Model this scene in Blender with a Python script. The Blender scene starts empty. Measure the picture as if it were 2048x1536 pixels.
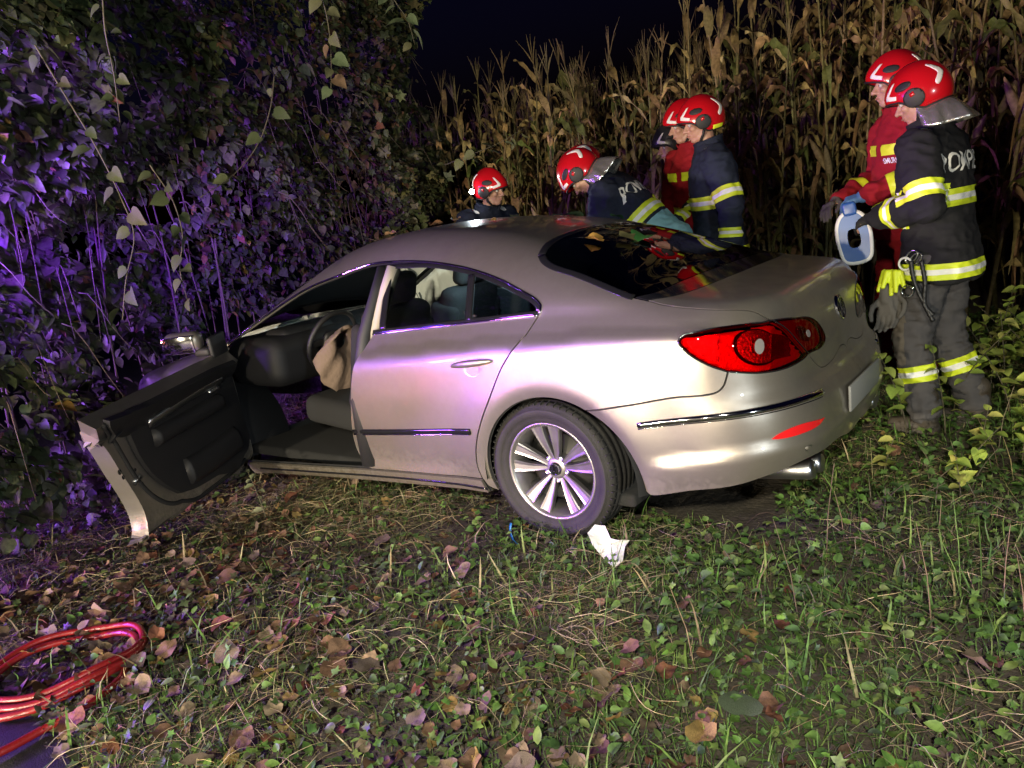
import bpy, bmesh, math, random
import numpy as np
from mathutils import Vector, Matrix, noise
from mathutils.bvhtree import BVHTree
from mathutils.geometry import delaunay_2d_cdt

random.seed(7)
rng = np.random.default_rng(7)
SC = bpy.context.scene
COL = SC.collection
R = math.radians

# ------------------------------------------------------------------ camera
cam_data = bpy.data.cameras.new("camera")
cam = bpy.data.objects.new("camera", cam_data)
COL.objects.link(cam)
cam_data.sensor_width = 36.0
cam_data.lens = 28.43
cam_data.clip_start = 0.05
cam_data.clip_end = 3000
CAM = Vector((-1.9469, 3.6439, 1.5232))
_r = Vector((-0.80880731, -0.57627406, -0.11721328))
_d = Vector((-0.03894384, 0.2513665, -0.9671082))
_f = Vector((0.58678285, -0.77763944, -0.22574938))
cam.matrix_world = Matrix(((_r.x, -_d.x, -_f.x, CAM.x), (_r.y, -_d.y, -_f.y, CAM.y), (_r.z, -_d.z, -_f.z, CAM.z), (0, 0, 0, 1)))
SC.camera = cam

# ------------------------------------------------------------------ night sky
world = bpy.data.worlds.new("World")
SC.world = world
world.use_nodes = True
_wn = world.node_tree
_wn.nodes.clear()
_sky = _wn.nodes.new("ShaderNodeTexSky")
_sky.sky_type = 'NISHITA'
_sky.sun_disc = False
_sky.sun_elevation = R(-3.0)
_sky.sun_rotation = R(20)
_bg = _wn.nodes.new("ShaderNodeBackground")
_bg.inputs["Strength"].default_value = 0.13
_wo = _wn.nodes.new("ShaderNodeOutputWorld")
_tint = _wn.nodes.new("ShaderNodeVectorMath"); _tint.operation = 'MULTIPLY'; _tint.inputs[1].default_value = (.20, .22, 1.0)   # deep blue night
_wn.links.new(_sky.outputs[0], _tint.inputs[0])
_wn.links.new(_tint.outputs[0], _bg.inputs[0])
_wn.links.new(_bg.outputs[0], _wo.inputs[0])

SC.view_settings.view_transform = 'Standard'
SC.view_settings.look = 'None'
SC.view_settings.exposure = 0.0
SC.view_settings.gamma = 1.0
SC.view_settings.use_curve_mapping = False
SC.cycles.use_denoising = True
SC.cycles.max_bounces = 6
SC.cycles.transparent_max_bounces = 16
SC.cycles.sample_clamp_indirect = 4.0
SC.cycles.caustics_reflective = False
SC.cycles.caustics_refractive = False

# ------------------------------------------------------------------ lamps of the rescue vehicles on the road behind the camera, then added fills
def lamp(name, loc, target, power, color, radius=0.08, angle=70, blend=0.5):
    ld = bpy.data.lights.new(name, 'SPOT')
    ld.energy = power
    ld.color = color
    ld.shadow_soft_size = radius
    ld.spot_size = R(angle)
    ld.spot_blend = blend
    o = bpy.data.objects.new(name, ld)
    COL.objects.link(o)
    o.location = loc
    o.rotation_euler = (Vector(target) - Vector(loc)).to_track_quat('-Z', 'Y').to_euler()
    return o

WARM = (1.0, 0.86, 0.62)
lamp("truck_headlamp", (0.9, 7.2, 0.78), (-0.7, 0.0, 1.0), 1900, WARM, .10, 76, .6)
lamp("truck_headlamp", (-1.4, 7.4, 0.78), (-0.9, 0.0, 1.0), 1200, WARM, .10, 85, .6)
lamp("truck_work_lamp", (-2.8, 5.9, 3.2), (-0.9, 1.75, 0.0), 1300, (1.0, .96, .78), .12, 52, .9)
lamp("truck_side_lamp", (-6.5, 4.5, 1.4), (0.6, 0.9, 0.5), 650, (0.86, 0.95, 1.0), .10, 56, .7)
lamp("beacon_blue", (6.0, 6.4, 1.5), (1.0, 0.5, 0.8), 4200, (0.30, 0.09, 1.0), .45, 80, .6)
lamp("beacon_blue", (4.4, 7.0, 2.2), (1.0, 0.5, 0.8), 800, (0.50, 0.14, 1.0), .45, 70, .6)
lamp("beacon_blue", (8.0, 4.6, 2.3), (1.2, 0.7, 0.8), 2200, (0.34, 0.12, 1.0), .45, 60, .6)
lamp("beacon_red", (4.0, 6.6, 0.5), (0.9, 0.9, 0.35), 320, (1.0, 0.20, 0.14), .15, 46, .8)
lamp("violet_fill", (3.4, 3.7, 1.9), (3.3, 1.6, 1.1), 130, (0.17, 0.03, 1.0), .12, 130, .8)  # added unseen lamp, violet tint for the left foliage
lamp("violet_fill", (1.85, 2.95, 1.75), (2.95, 2.0, 1.9), 2000, (0.18, 0.03, 1.0), .10, 70, .7)  # added close lamp, stands in for violet glare at the left edge
lamp("thicket_fill", (3.6, 8.2, 1.0), (3.3, 0.2, 2.4), 640, (1.0, .90, .74), .10, 75, .7)  # added fill to brighten the thicket, no such vehicle known

# ------------------------------------------------------------------ helpers
def mat(name, base=(.5, .5, .5), rough=.5, metal=0., spec=.5, coat=0., coat_rough=.05, noise_scale=0., noise_amt=0., bump=0., bump_scale=200., base2=None, sheen=0., emit=None, emit_strength=0., object_random=None, trans=0.):
    m = bpy.data.materials.new(name)
    m.use_nodes = True
    nt = m.node_tree
    p = nt.nodes["Principled BSDF"]
    p.inputs["Base Color"].default_value = (*base, 1)
    p.inputs["Roughness"].default_value = rough
    p.inputs["Metallic"].default_value = metal
    p.inputs["Specular IOR Level"].default_value = spec
    p.inputs["Coat Weight"].default_value = coat
    p.inputs["Coat Roughness"].default_value = coat_rough
    if sheen: p.inputs["Sheen Weight"].default_value = sheen
    if emit:
        p.inputs["Emission Color"].default_value = (*emit, 1)
        p.inputs["Emission Strength"].default_value = emit_strength
    tc = nt.nodes.new("ShaderNodeTexCoord")
    if base2 is not None:
        n = nt.nodes.new("ShaderNodeTexNoise"); n.inputs["Scale"].default_value = noise_scale; n.inputs["Detail"].default_value = 6
        nt.links.new(tc.outputs["Object"], n.inputs["Vector"])
        cr = nt.nodes.new("ShaderNodeValToRGB")
        cr.color_ramp.elements[0].position = .5 - noise_amt; cr.color_ramp.elements[1].position = .5 + noise_amt
        cr.color_ramp.elements[0].color = (*base, 1); cr.color_ramp.elements[1].color = (*base2, 1)
        nt.links.new(n.outputs["Fac"], cr.inputs[0])
        nt.links.new(cr.outputs[0], p.inputs["Base Color"])
    if bump:
        n2 = nt.nodes.new("ShaderNodeTexNoise"); n2.inputs["Scale"].default_value = bump_scale; n2.inputs["Detail"].default_value = 5
        nt.links.new(tc.outputs["Object"], n2.inputs["Vector"])
        b = nt.nodes.new("ShaderNodeBump"); b.inputs["Strength"].default_value = bump; b.inputs["Distance"].default_value = .01
        nt.links.new(n2.outputs["Fac"], b.inputs["Height"])
        nt.links.new(b.outputs[0], p.inputs["Normal"])
    return m

def glass_mat(name, tint=(.8, .85, .85), refl=.9, rough=.0):
    m = bpy.data.materials.new(name); m.use_nodes = True
    nt = m.node_tree; nt.nodes.clear()
    o = nt.nodes.new("ShaderNodeOutputMaterial")
    t = nt.nodes.new("ShaderNodeBsdfTransparent"); t.inputs[0].default_value = (*tint, 1)
    g = nt.nodes.new("ShaderNodeBsdfGlossy"); g.inputs["Roughness"].default_value = rough
    f = nt.nodes.new("ShaderNodeFresnel"); f.inputs[0].default_value = 1.5
    mx = nt.nodes.new("ShaderNodeMixShader")
    nt.links.new(f.outputs[0], mx.inputs[0]); nt.links.new(t.outputs[0], mx.inputs[1]); nt.links.new(g.outputs[0], mx.inputs[2])
    nt.links.new(mx.outputs[0], o.inputs[0])
    return m

def link(o, parent=None):
    COL.objects.link(o)
    if parent is not None: o.parent = parent
    return o

def mesh_obj(name, verts, faces, m=None, parent=None, smooth=True, mi=None):
    me = bpy.data.meshes.new(name)
    me.from_pydata([tuple(v) for v in verts], [], [tuple(int(i) for i in f) for f in faces])
    ms = m if isinstance(m, (list, tuple)) else [m]
    for q in ms:
        if q is not None: me.materials.append(q)
    if smooth: me.polygons.foreach_set("use_smooth", [True] * len(me.polygons))
    if mi is not None: me.polygons.foreach_set("material_index", mi)
    me.update()
    return link(bpy.data.objects.new(name, me), parent)

def bm_obj(name, bm, m=None, parent=None, smooth=True):
    me = bpy.data.meshes.new(name)
    bm.to_mesh(me); bm.free()
    ms = m if isinstance(m, (list, tuple)) else [m]
    for q in ms:
        if q is not None: me.materials.append(q)
    if smooth: me.polygons.foreach_set("use_smooth", [True] * len(me.polygons))
    me.update()
    return link(bpy.data.objects.new(name, me), parent)

def empty(name, loc=(0, 0, 0), parent=None):
    o = bpy.data.objects.new(name, None)
    o.empty_display_size = .1
    o.location = loc
    return link(o, parent)

def tag(o, label, cat, group=None):
    o["label"] = label; o["category"] = cat
    if group: o["group"] = group
    return o

def rbox(bm, c, s, bev=.02, seg=3, rot=None):
    """rounded box added to bm"""
    b = bmesh.new()
    bmesh.ops.create_cube(b, size=1)
    bmesh.ops.scale(b, vec=s, verts=b.verts)
    if bev > 0:
        bmesh.ops.bevel(b, geom=list(b.edges), offset=bev, segments=seg, profile=.5, affect='EDGES')
    if rot is not None: bmesh.ops.transform(b, matrix=rot.to_4x4(), verts=b.verts)
    bmesh.ops.translate(b, vec=c, verts=b.verts)
    me = bpy.data.meshes.new("t"); b.to_mesh(me); b.free(); bm.from_mesh(me); bpy.data.meshes.remove(me)

def tube_data(pts, rad, n=8, cap=True):
    """swept tube along a polyline; rad scalar or list"""
    pts = [Vector(p) for p in pts]; k = len(pts)
    rad = [rad] * k if isinstance(rad, (int, float)) else rad
    V, Fc = [], []
    ref = Vector((0, 0, 1))
    t0 = (pts[1] - pts[0]).normalized()
    if abs(t0.dot(ref)) > .95: ref = Vector((1, 0, 0))
    nrm = (ref - t0 * ref.dot(t0)).normalized()
    for i, p in enumerate(pts):
        t = (pts[min(i + 1, k - 1)] - pts[max(i - 1, 0)]).normalized()
        nrm = (nrm - t * nrm.dot(t)).normalized(); bi = t.cross(nrm)
        for j in range(n):
            a = 2 * math.pi * j / n
            V.append(p + (nrm * math.cos(a) + bi * math.sin(a)) * rad[i])
    for i in range(k - 1):
        for j in range(n):
            Fc.append((i * n + j, i * n + (j + 1) % n, (i + 1) * n + (j + 1) % n, (i + 1) * n + j))
    if cap:
        Fc.append(tuple(range(n - 1, -1, -1))); Fc.append(tuple(range((k - 1) * n, k * n)))
    return V, Fc

def tube(name, pts, rad, m, parent=None, n=8):
    V, Fc = tube_data(pts, rad, n); return mesh_obj(name, V, Fc, m, parent)

def lathe_data(prof, n=48, axis='Y'):
    """prof: list of (axial, radius); revolve about axis"""
    V, Fc = [], []; k = len(prof)
    for (a, r) in prof:
        for j in range(n):
            t = 2 * math.pi * j / n
            if axis == 'Y': V.append((r * math.cos(t), a, r * math.sin(t)))
            elif axis == 'Z': V.append((r * math.cos(t), r * math.sin(t), a))
            else: V.append((a, r * math.cos(t), r * math.sin(t)))
    for i in range(k - 1):
        for j in range(n):
            Fc.append((i * n + j, (i + 1) * n + j, (i + 1) * n + (j + 1) % n, i * n + (j + 1) % n))
    return V, Fc

def catmull(P, step, closed=False):
    P = np.asarray(P, float); n = len(P)
    if n < 3 and not closed:
        L = np.linalg.norm(P[1] - P[0]); k = max(1, int(math.ceil(L / step)))
        return P[0] + (P[1] - P[0]) * np.linspace(0, 1, k + 1)[:, None]
    out = []
    m = n if closed else n - 1
    for i in range(m):
        p1, p2 = P[i], P[(i + 1) % n]
        p0 = P[(i - 1) % n] if (closed or i > 0) else 2 * p1 - p2
        p3 = P[(i + 2) % n] if (closed or i + 2 < n) else 2 * p2 - p1
        L = np.linalg.norm(p2 - p1); k = max(1, int(math.ceil(L / step)))
        # chord-length (centripetal) parametrisation
        d1 = max(np.linalg.norm(p1 - p0), 1e-6) ** .5; d2 = max(L, 1e-6) ** .5; d3 = max(np.linalg.norm(p3 - p2), 1e-6) ** .5
        m1 = (p1 - p0) / d1 - (p2 - p0) / (d1 + d2) + (p2 - p1) / d2
        m2 = (p2 - p1) / d2 - (p3 - p1) / (d2 + d3) + (p3 - p2) / d3
        m1 = m1 * d2; m2 = m2 * d2
        for t in np.arange(k) / k:
            out.append(p1 * (2 * t**3 - 3 * t**2 + 1) + m1 * (t**3 - 2 * t**2 + t) + p2 * (-2 * t**3 + 3 * t**2) + m2 * (t**3 - t**2))
    if not closed: out.append(P[-1])
    return np.array(out)

def in_poly(pts, poly):
    x, y = pts[:, 0], pts[:, 1]; c = np.zeros(len(pts), bool); n = len(poly)
    for i in range(n):
        x1, y1 = poly[i]; x2, y2 = poly[(i + 1) % n]
        if y1 == y2: continue
        cond = ((y1 > y) != (y2 > y)) & (x < (x2 - x1) * (y - y1) / (y2 - y1) + x1)
        c ^= cond
    return c

# ================================================================== CAR BODY SURFACE (metres, car lies along +x, nose at +x)
def pch(xs,ys):
    xs=np.array(xs,float);ys=np.array(ys,float);h=np.diff(xs);d=np.diff(ys)/h
    m=np.zeros(len(xs));m[0]=d[0];m[-1]=d[-1]
    for i in range(1,len(xs)-1):
        m[i]=0 if d[i-1]*d[i]<=0 else (h[i-1]+h[i])*2*d[i-1]*d[i]/((h[i-1]+2*h[i])*d[i-1]+(2*h[i]+h[i-1])*d[i]) if False else 2*d[i-1]*d[i]/(d[i-1]+d[i])
    def f(x):
        x=np.clip(np.asarray(x,float),xs[0],xs[-1]);i=np.clip(np.searchsorted(xs,x)-1,0,len(xs)-2)
        t=(x-xs[i])/h[i]
        return ys[i]*(1+2*t)*(1-t)**2+h[i]*m[i]*t*(1-t)**2+ys[i+1]*t*t*(3-2*t)+h[i]*m[i+1]*t*t*(t-1)
    return f
def ss(a,b,x):
    t=np.clip((x-a)/(b-a),0,1);return t*t*(3-2*t)
wmax=pch([-1.3,-.95,-.7,-.4,0,.4,1,2,2.7,3.1,3.4,3.7],[.72,.845,.885,.912,.925,.927,.927,.927,.922,.89,.84,.74])
sec=pch([.08,.12,.17,.22,.30,.40,.55,.68,.78,.832,.848,.88,.92,.96,1.0],[.17,.125,.085,.058,.036,.021,.006,0,.001,.004,.009,.024,.045,.068,.095])
crz=pch([-1.1,-.66,-.2,.1,.95,2.7,3.7],[.945,.930,.903,.878,.836,.80,.76])
belt=pch([-1.2,-.6,0,.37,.66,1.0,2.3,3.0],[1.03,1.035,1.014,.995,.984,.973,.955,.90])
wbelt_in=pch([-1.2,-.6,0,1,2.3,3.7],[.10,.10,.088,.080,.085,.12])   # inset at belt
tum=pch([-1.2,-.6,-.3,0,.5,1.2,2.2,3],[.9,.8,.74,.70,.66,.64,.70,1.0]) # dy/dz above belt
ztop=pch([-1.2,-.985,-.94,-.8,-.6,-.45,-.3,-.1,.1,.3,.5,.75,1.05,1.3,1.55,1.9,2.2,2.48,2.55,2.8,3.2,3.5,3.65,3.75],
         [.99,1.030,1.042,1.056,1.080,1.114,1.170,1.246,1.309,1.362,1.401,1.434,1.452,1.440,1.392,1.250,1.10,.985,.965,.935,.87,.78,.71,.6])
crown=pch([-1.1,-.6,-.3,0,.3,1,1.6,2.3,2.6,3.6],[.05,.06,.08,.10,.10,.09,.12,.12,.09,.12])
xrear=pch([.1,.2,.28,.40,.52,.60,.655,.69,.72,.80,.90,.97,1.02,1.06,1.2],[-.9,-.985,-1.05,-1.095,-1.112,-1.103,-1.078,-1.052,-1.044,-1.036,-1.018,-.988,-.958,-.93,-.8])
xfront=pch([.1,.25,.45,.65,.75,.9],[3.60,3.66,3.70,3.67,3.62,3.5])
def smax(a,b,k):
    h=np.maximum(k-np.abs(a-b),0)/k
    return np.maximum(a,b)+h*h*k*.25
def W(x,z):
    x=np.asarray(x,float);z=np.asarray(z,float)
    wm=wmax(x);zc=crz(x);zb=belt(x)
    # section, crease locked to zc, belt to zb
    zz=np.where(z<.6,z,np.where(z<zc,.6+(z-.6)*(.84-.6)/(zc-.6),.84+(z-zc)*(.96-.84)/np.maximum(zb-zc,.03)))
    lo=wm-sec(np.minimum(zz,.96))-(wbelt_in(x)-.068)*ss(.84,.96,zz)
    wb=wm-wbelt_in(x)
    up=wb-(z-zb)*tum(x)
    k=.05
    w=-smax(-lo+0*z,-(np.where(z>zb-.08,up,9)),k)
    w=np.where(z>zb+.1,up,w)
    # door ledge
    zl=.285;A=.010*ss(.40,.60,x)*(1-ss(2.0,2.2,x))
    e=np.where(z>zl,1-ss(0,.035,z-zl),1-ss(0,.13,zl-z))
    w=w+A*e
    # bumper ledge
    zl2=pch([-1.2,-.95,-.75,-.5],[.475,.465,.44,.40])(x);A2=.016*(1-ss(-.62,-.46,x))
    e2=np.where(z>zl2,1-ss(0,.04,z-zl2),1-ss(0,.16,zl2-z))
    w=w+A2*e2
    for ax in (-.06,2.66):
        r=np.hypot(x-ax,z-.30)
        w=w+.010*ss(.62,.435,r)-.016*ss(.433,.365,r)*ss(.0,.1,z-.12)
    return w
def F(P):
    x=P[...,0];y=np.abs(P[...,1]);z=P[...,2]+.0225*(x-.1+np.sqrt((x-.1)**2+.02))
    a=(y-W(x,z))/np.sqrt(1+np.where(z>belt(x),tum(x)**2*.8,0))
    b=(z-(ztop(x)-crown(x)*y*y))
    dz=(ztop(x+.01)-ztop(x-.01))/.02
    b=b/np.sqrt(1+dz*dz)
    zl2=.475;e2=np.where(z>zl2,1-ss(0,.04,z-zl2),1-ss(0,.16,zl2-z))
    xr=xrear(z)+.11*y*y-.012*e2
    c=(xr-x)/1.02
    f=smax(a,c,.34)
    k=.028+.03*ss(-.85,-.6,x)+.11*ss(-.6,.3,x)*(1-ss(1.9,2.5,x))
    f=smax(f,b,k)
    d=x-(xfront(z)-.35*y*y)
    f=smax(f,d,.15)
    return f
AX0,AX1,AZ=-.55,3.0,.62
def chart_dir(u,v):
    """u along axis (metres; beyond ends = angle*.8), v = angle round axis*.8, 0=up,+ = left side"""
    phi=v/.8
    b=np.where(u<AX0,(AX0-u)/.8,np.where(u>AX1,(u-AX1)/.8,0.));s=np.where(u<AX0,-1.,1.)
    o=np.stack([np.clip(u,AX0,AX1),0*u,0*u+AZ],-1)
    d=np.stack([s*np.sin(b),np.cos(b)*np.sin(phi),np.cos(b)*np.cos(phi)],-1)
    return o,d
def hit(o,d,t0=0.,t1=2.2,n=26):
    a=np.full(o.shape[:-1],t0);b=np.full(o.shape[:-1],t1)
    for _ in range(n):
        m=(a+b)/2;ins=F(o+d*m[...,None])<0
        a=np.where(ins,m,a);b=np.where(ins,b,m)
    return o+d*((a+b)/2)[...,None]
def to_chart(P):
    P=np.asarray(P,float);x=P[...,0]
    ph=np.arctan2(P[...,1],P[...,2]-AZ)
    r=np.hypot(P[...,1],P[...,2]-AZ)
    u=np.where(x<AX0,AX0-.8*np.arctan2(AX0-x,r),np.where(x>AX1,AX1+.8*np.arctan2(x-AX1,r),x))
    return np.stack([u,ph*.8],-1)
def from_chart(Q):
    o,d=chart_dir(Q[...,0],Q[...,1]);return hit(o,d)
def grad(P,e=1e-3):
    g=np.stack([F(P+np.eye(3)[i]*e)-F(P-np.eye(3)[i]*e) for i in range(3)],-1)
    return g/np.linalg.norm(g,axis=-1,keepdims=True)

def _solve(fn, a, b, n=40):
    for _ in range(n):
        m = (a + b) / 2
        if F(np.array([fn(m)]))[0] < 0: a = m
        else: b = m
    return fn((a + b) / 2)
def s_top(x, y): return _solve(lambda t: (x, y, t), .62, 2.0)
def s_side(x, z): return _solve(lambda t: (x, t, z), 0., 1.4)
def s_back(y, z): return _solve(lambda t: (t, y, z), 0., -1.6)

def chart_loop(curves, step):
    """curves: list of 3D polylines laid end to end -> closed loop in chart coordinates"""
    out = []
    for c in curves:
        c = np.asarray(c, float)
        if c.shape[1] == 3: c = to_chart(c)
        q = catmull(c, step)
        if len(out): q = q[1:] if np.linalg.norm(q[0] - out[-1]) < 1e-6 else q
        out.extend(list(q))
    out = np.array(out)
    keep = [0]
    for i in range(1, len(out)):
        if np.linalg.norm(out[i] - out[keep[-1]]) > .25 * step: keep.append(i)
    out = out[keep]
    if np.linalg.norm(out[0] - out[-1]) < .25 * step: out = out[:-1]
    return out

def inset_loop(L, d, sym_ok=True):
    n = len(L); area = .5 * np.sum(L[:, 0] * np.roll(L[:, 1], -1) - np.roll(L[:, 0], -1) * L[:, 1])
    sg = 1 if area > 0 else -1
    e = np.roll(L, -1, 0) - L; e /= np.maximum(np.linalg.norm(e, axis=1, keepdims=True), 1e-9)
    nr = np.stack([-e[:, 1], e[:, 0]], 1) * sg
    nb = nr + np.roll(nr, 1, 0); nb /= np.maximum(np.linalg.norm(nb, axis=1, keepdims=True), .3)
    sc = 1 / np.clip(np.sum(nb * nr, 1), .5, 1)
    D = nb * (d * sc)[:, None]
    if sym_ok:
        pole = (L[:, 0] < AX0 - .8 * math.pi / 2 + .01) | (L[:, 0] > AX1 + .8 * math.pi / 2 - .01)
        on0 = (np.abs(L[:, 1]) < 1e-4) | (np.abs(L[:, 1] - .8 * math.pi) < 1e-4) | pole
        D[on0, 1] = 0; D[pole] = 0
    return L + D

def panel_data(curves, inset=.0034, off=0., flange=.014, h=.024, bump=None):
    step = h * .55
    L = inset_loop(chart_loop(curves, step), inset)
    lo, hi = L.min(0), L.max(0)
    gx = np.arange(lo[0], hi[0], h); gy = np.arange(lo[1], hi[1], h * .866)
    G = np.array([(x + (h / 2 if j % 2 else 0), y) for j, y in enumerate(gy) for x in gx])
    G = G[in_poly(G, L)]
    if len(G):
        dm = np.full(len(G), 9.)
        A, B = L, np.roll(L, -1, 0)
        for a, b in zip(A, B):
            ab = b - a; t = np.clip(((G - a) @ ab) / max(ab @ ab, 1e-12), 0, 1)
            dm = np.minimum(dm, np.linalg.norm(G - a - t[:, None] * ab, axis=1))
        G = G[dm > h * .42]
    n = len(L)
    co = [Vector(p) for p in L] + [Vector(p) for p in G]
    r = delaunay_2d_cdt(co, [(i, (i + 1) % n) for i in range(n)], [], 0, 1e-6)
    vs = np.array([(v.x, v.y) for v in r[0]]); tr = np.array([f for f in r[2] if len(f) == 3])
    cen = vs[tr].mean(1); tr = tr[in_poly(cen, L)]
    P = from_chart(vs); N = grad(P)
    P = P + N * off
    if bump is not None: P = P + N * bump(P)[:, None]
    # orient outward
    fn = np.cross(P[tr[:, 1]] - P[tr[:, 0]], P[tr[:, 2]] - P[tr[:, 0]])
    fl = np.sum(fn * N[tr[:, 0]], 1) < 0
    tr[fl] = tr[fl][:, ::-1]
    V = [tuple(p) for p in P]; Fc = [tuple(t) for t in tr]
    if flange:
        # boundary edges of kept triangles
        cnt = {}
        for t in tr:
            for a, b in ((t[0], t[1]), (t[1], t[2]), (t[2], t[0])):
                cnt[(a, b)] = cnt.get((a, b), 0) + 1
        for (a, b) in [e for e in cnt if (e[1], e[0]) not in cnt]:
            if abs(P[a][1]) < 2e-3 and abs(P[b][1]) < 2e-3: continue
            k = len(V)
            V += [tuple(P[a]), tuple(P[b]), tuple(P[b] - N[b] * flange), tuple(P[a] - N[a] * flange)]
            Fc.append((k + 1, k, k + 3, k + 2))
    return V, Fc

def panel(name, curves, m, parent, side='L', weld=True, **kw):
    V, Fc = panel_data(curves, **kw)
    if side in ('R', 'both'):
        MV = [(x, -y, z) for x, y, z in V]; MF = [tuple(reversed(f)) for f in Fc]
        if side == 'R': V, Fc = MV, MF
        else:
            k = len(V); V = V + MV; Fc = Fc + [tuple(i + k for i in f) for f in MF]
    o = mesh_obj(name, V, Fc, m, parent)
    if side == 'both':
        bm = bmesh.new(); bm.from_mesh(o.data)
        bmesh.ops.remove_doubles(bm, verts=[v for v in bm.verts if abs(v.co.y) < 2e-3], dist=1e-4)
        bm.to_mesh(o.data); bm.free()
    return o

def ribbon(name, curve, w, hgt, m, parent, side='L', step=.02, lift=0., closed=False):
    """moulding of width w and height hgt following a curve on the body"""
    Q = catmull(to_chart(np.asarray(curve, float)), step)
    P = from_chart(Q); N = grad(P); P = P + N * lift
    T = np.gradient(P, axis=0); T /= np.linalg.norm(T, axis=1, keepdims=True)
    B = np.cross(N, T)
    sec = [(-.5, -.3), (-.5, .45), (-.3, .9), (0, 1.), (.3, .9), (.5, .45), (.5, -.3)]
    V, Fc = [], []; k = len(sec)
    for i in range(len(P)):
        tw = 1.0
        for (a, b) in sec: V.append(P[i] + B[i] * a * w * tw + N[i] * b * hgt)
    for i in range(len(P) - 1):
        for j in range(k - 1): Fc.append((i * k + j, (i + 1) * k + j, (i + 1) * k + j + 1, i * k + j + 1))
    Fc.append(tuple(range(k))); Fc.append(tuple(range((len(P) - 1) * k + k - 1, (len(P) - 1) * k - 1, -1)))
    if side == 'R':
        V = [(v[0], -v[1], v[2]) for v in V]; Fc = [tuple(reversed(f)) for f in Fc]
    o = mesh_obj(name, V, Fc, m, parent)
    bm = bmesh.new(); bm.from_mesh(o.data); bmesh.ops.recalc_face_normals(bm, faces=bm.faces); bm.to_mesh(o.data); bm.free()
    return o

def mirror_copy(o, parent):
    """mirror image (y -> -y) of an object with its own data, for the far side of the car"""
    me = o.data.copy(); c = bpy.data.objects.new(o.name.split('.')[0], me)
    me.transform(Matrix.Diagonal((1, -1, 1, 1)) @ o.matrix_basis); me.flip_normals()
    return link(c, parent)

# ------------------------------------------------------------------ car materials
def paint_mat():
    m = mat("car_paint", (.40, .375, .335), rough=.36, metal=.78, coat=.45, coat_rough=.06)
    nt = m.node_tree; p = nt.nodes["Principled BSDF"]
    tc = nt.nodes.new("ShaderNodeTexCoord")
    n = nt.nodes.new("ShaderNodeTexVoronoi"); n.inputs["Scale"].default_value = 900
    nt.links.new(tc.outputs["Object"], n.inputs["Vector"])
    b = nt.nodes.new("ShaderNodeBump"); b.inputs["Strength"].default_value = .10; b.inputs["Distance"].default_value = .002
    nt.links.new(n.outputs["Distance"], b.inputs["Height"])
    nt.links.new(b.outputs[0], p.inputs["Normal"])
    # road film: duller, slightly browner low down and in blotches
    d = nt.nodes.new("ShaderNodeTexNoise"); d.inputs["Scale"].default_value = 3.5; d.inputs["Detail"].default_value = 9; d.inputs["Roughness"].default_value = .65
    nt.links.new(tc.outputs["Object"], d.inputs["Vector"])
    cr = nt.nodes.new("ShaderNodeValToRGB"); cr.color_ramp.elements[0].position = .35; cr.color_ramp.elements[1].position = .75
    nt.links.new(d.outputs["Fac"], cr.inputs[0])
    mx = nt.nodes.new("ShaderNodeMix"); mx.data_type = 'RGBA'
    mx.inputs["A"].default_value = (.365, .338, .295, 1); mx.inputs["B"].default_value = (.262, .238, .205, 1)
    nt.links.new(cr.outputs[0], mx.inputs["Factor"]); nt.links.new(mx.outputs["Result"], p.inputs["Base Color"])
    sx = nt.nodes.new("ShaderNodeSeparateXYZ"); nt.links.new(tc.outputs["Object"], sx.inputs[0])
    lo = nt.nodes.new("ShaderNodeMapRange"); lo.inputs["From Min"].default_value = .62; lo.inputs["From Max"].default_value = .12; nt.links.new(sx.outputs["Z"], lo.inputs["Value"])
    sp = nt.nodes.new("ShaderNodeTexNoise"); sp.inputs["Scale"].default_value = 38; sp.inputs["Detail"].default_value = 8; sp.inputs["Roughness"].default_value = .7; nt.links.new(tc.outputs["Object"], sp.inputs["Vector"])
    mu = nt.nodes.new("ShaderNodeMath"); mu.operation = 'MULTIPLY'; nt.links.new(lo.outputs[0], mu.inputs[0]); nt.links.new(sp.outputs["Fac"], mu.inputs[1])
    c2 = nt.nodes.new("ShaderNodeValToRGB"); c2.color_ramp.elements[0].position = .26; c2.color_ramp.elements[1].position = .52; nt.links.new(mu.outputs[0], c2.inputs[0])
    m2 = nt.nodes.new("ShaderNodeMix"); m2.data_type = 'RGBA'; m2.inputs["B"].default_value = (.115, .095, .07, 1)
    nt.links.new(c2.outputs[0], m2.inputs["Factor"]); nt.links.new(mx.outputs["Result"], m2.inputs["A"]); nt.links.new(m2.outputs["Result"], p.inputs["Base Color"])
    me_ = nt.nodes.new("ShaderNodeMapRange"); me_.inputs["To Min"].default_value = .78; me_.inputs["To Max"].default_value = .1; nt.links.new(c2.outputs[0], me_.inputs["Value"]); nt.links.new(me_.outputs[0], p.inputs["Metallic"])
    mr = nt.nodes.new("ShaderNodeMapRange"); mr.inputs["To Min"].default_value = .31; mr.inputs["To Max"].default_value = .46
    nt.links.new(cr.outputs[0], mr.inputs["Value"]); nt.links.new(mr.outputs[0], p.inputs["Roughness"])
    return m
PAINT = paint_mat()
DARK = mat("dark_seam", (.012, .012, .013), rough=.8)
TRIM = mat("black_trim", (.02, .02, .022), rough=.55, bump=.15, bump_scale=400)
GLOSS = mat("gloss_black", (.012, .012, .014), rough=.08, coat=.5)
CHROME = mat("chrome", (.75, .75, .76), rough=.07, metal=1.)
SATIN = mat("satin_metal", (.55, .56, .58), rough=.3, metal=1.)
ALLOY = mat("alloy", (.40, .39, .385), rough=.38, metal=.85, coat=.2, base2=(.26, .245, .23), noise_scale=9, noise_amt=.2)
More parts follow.
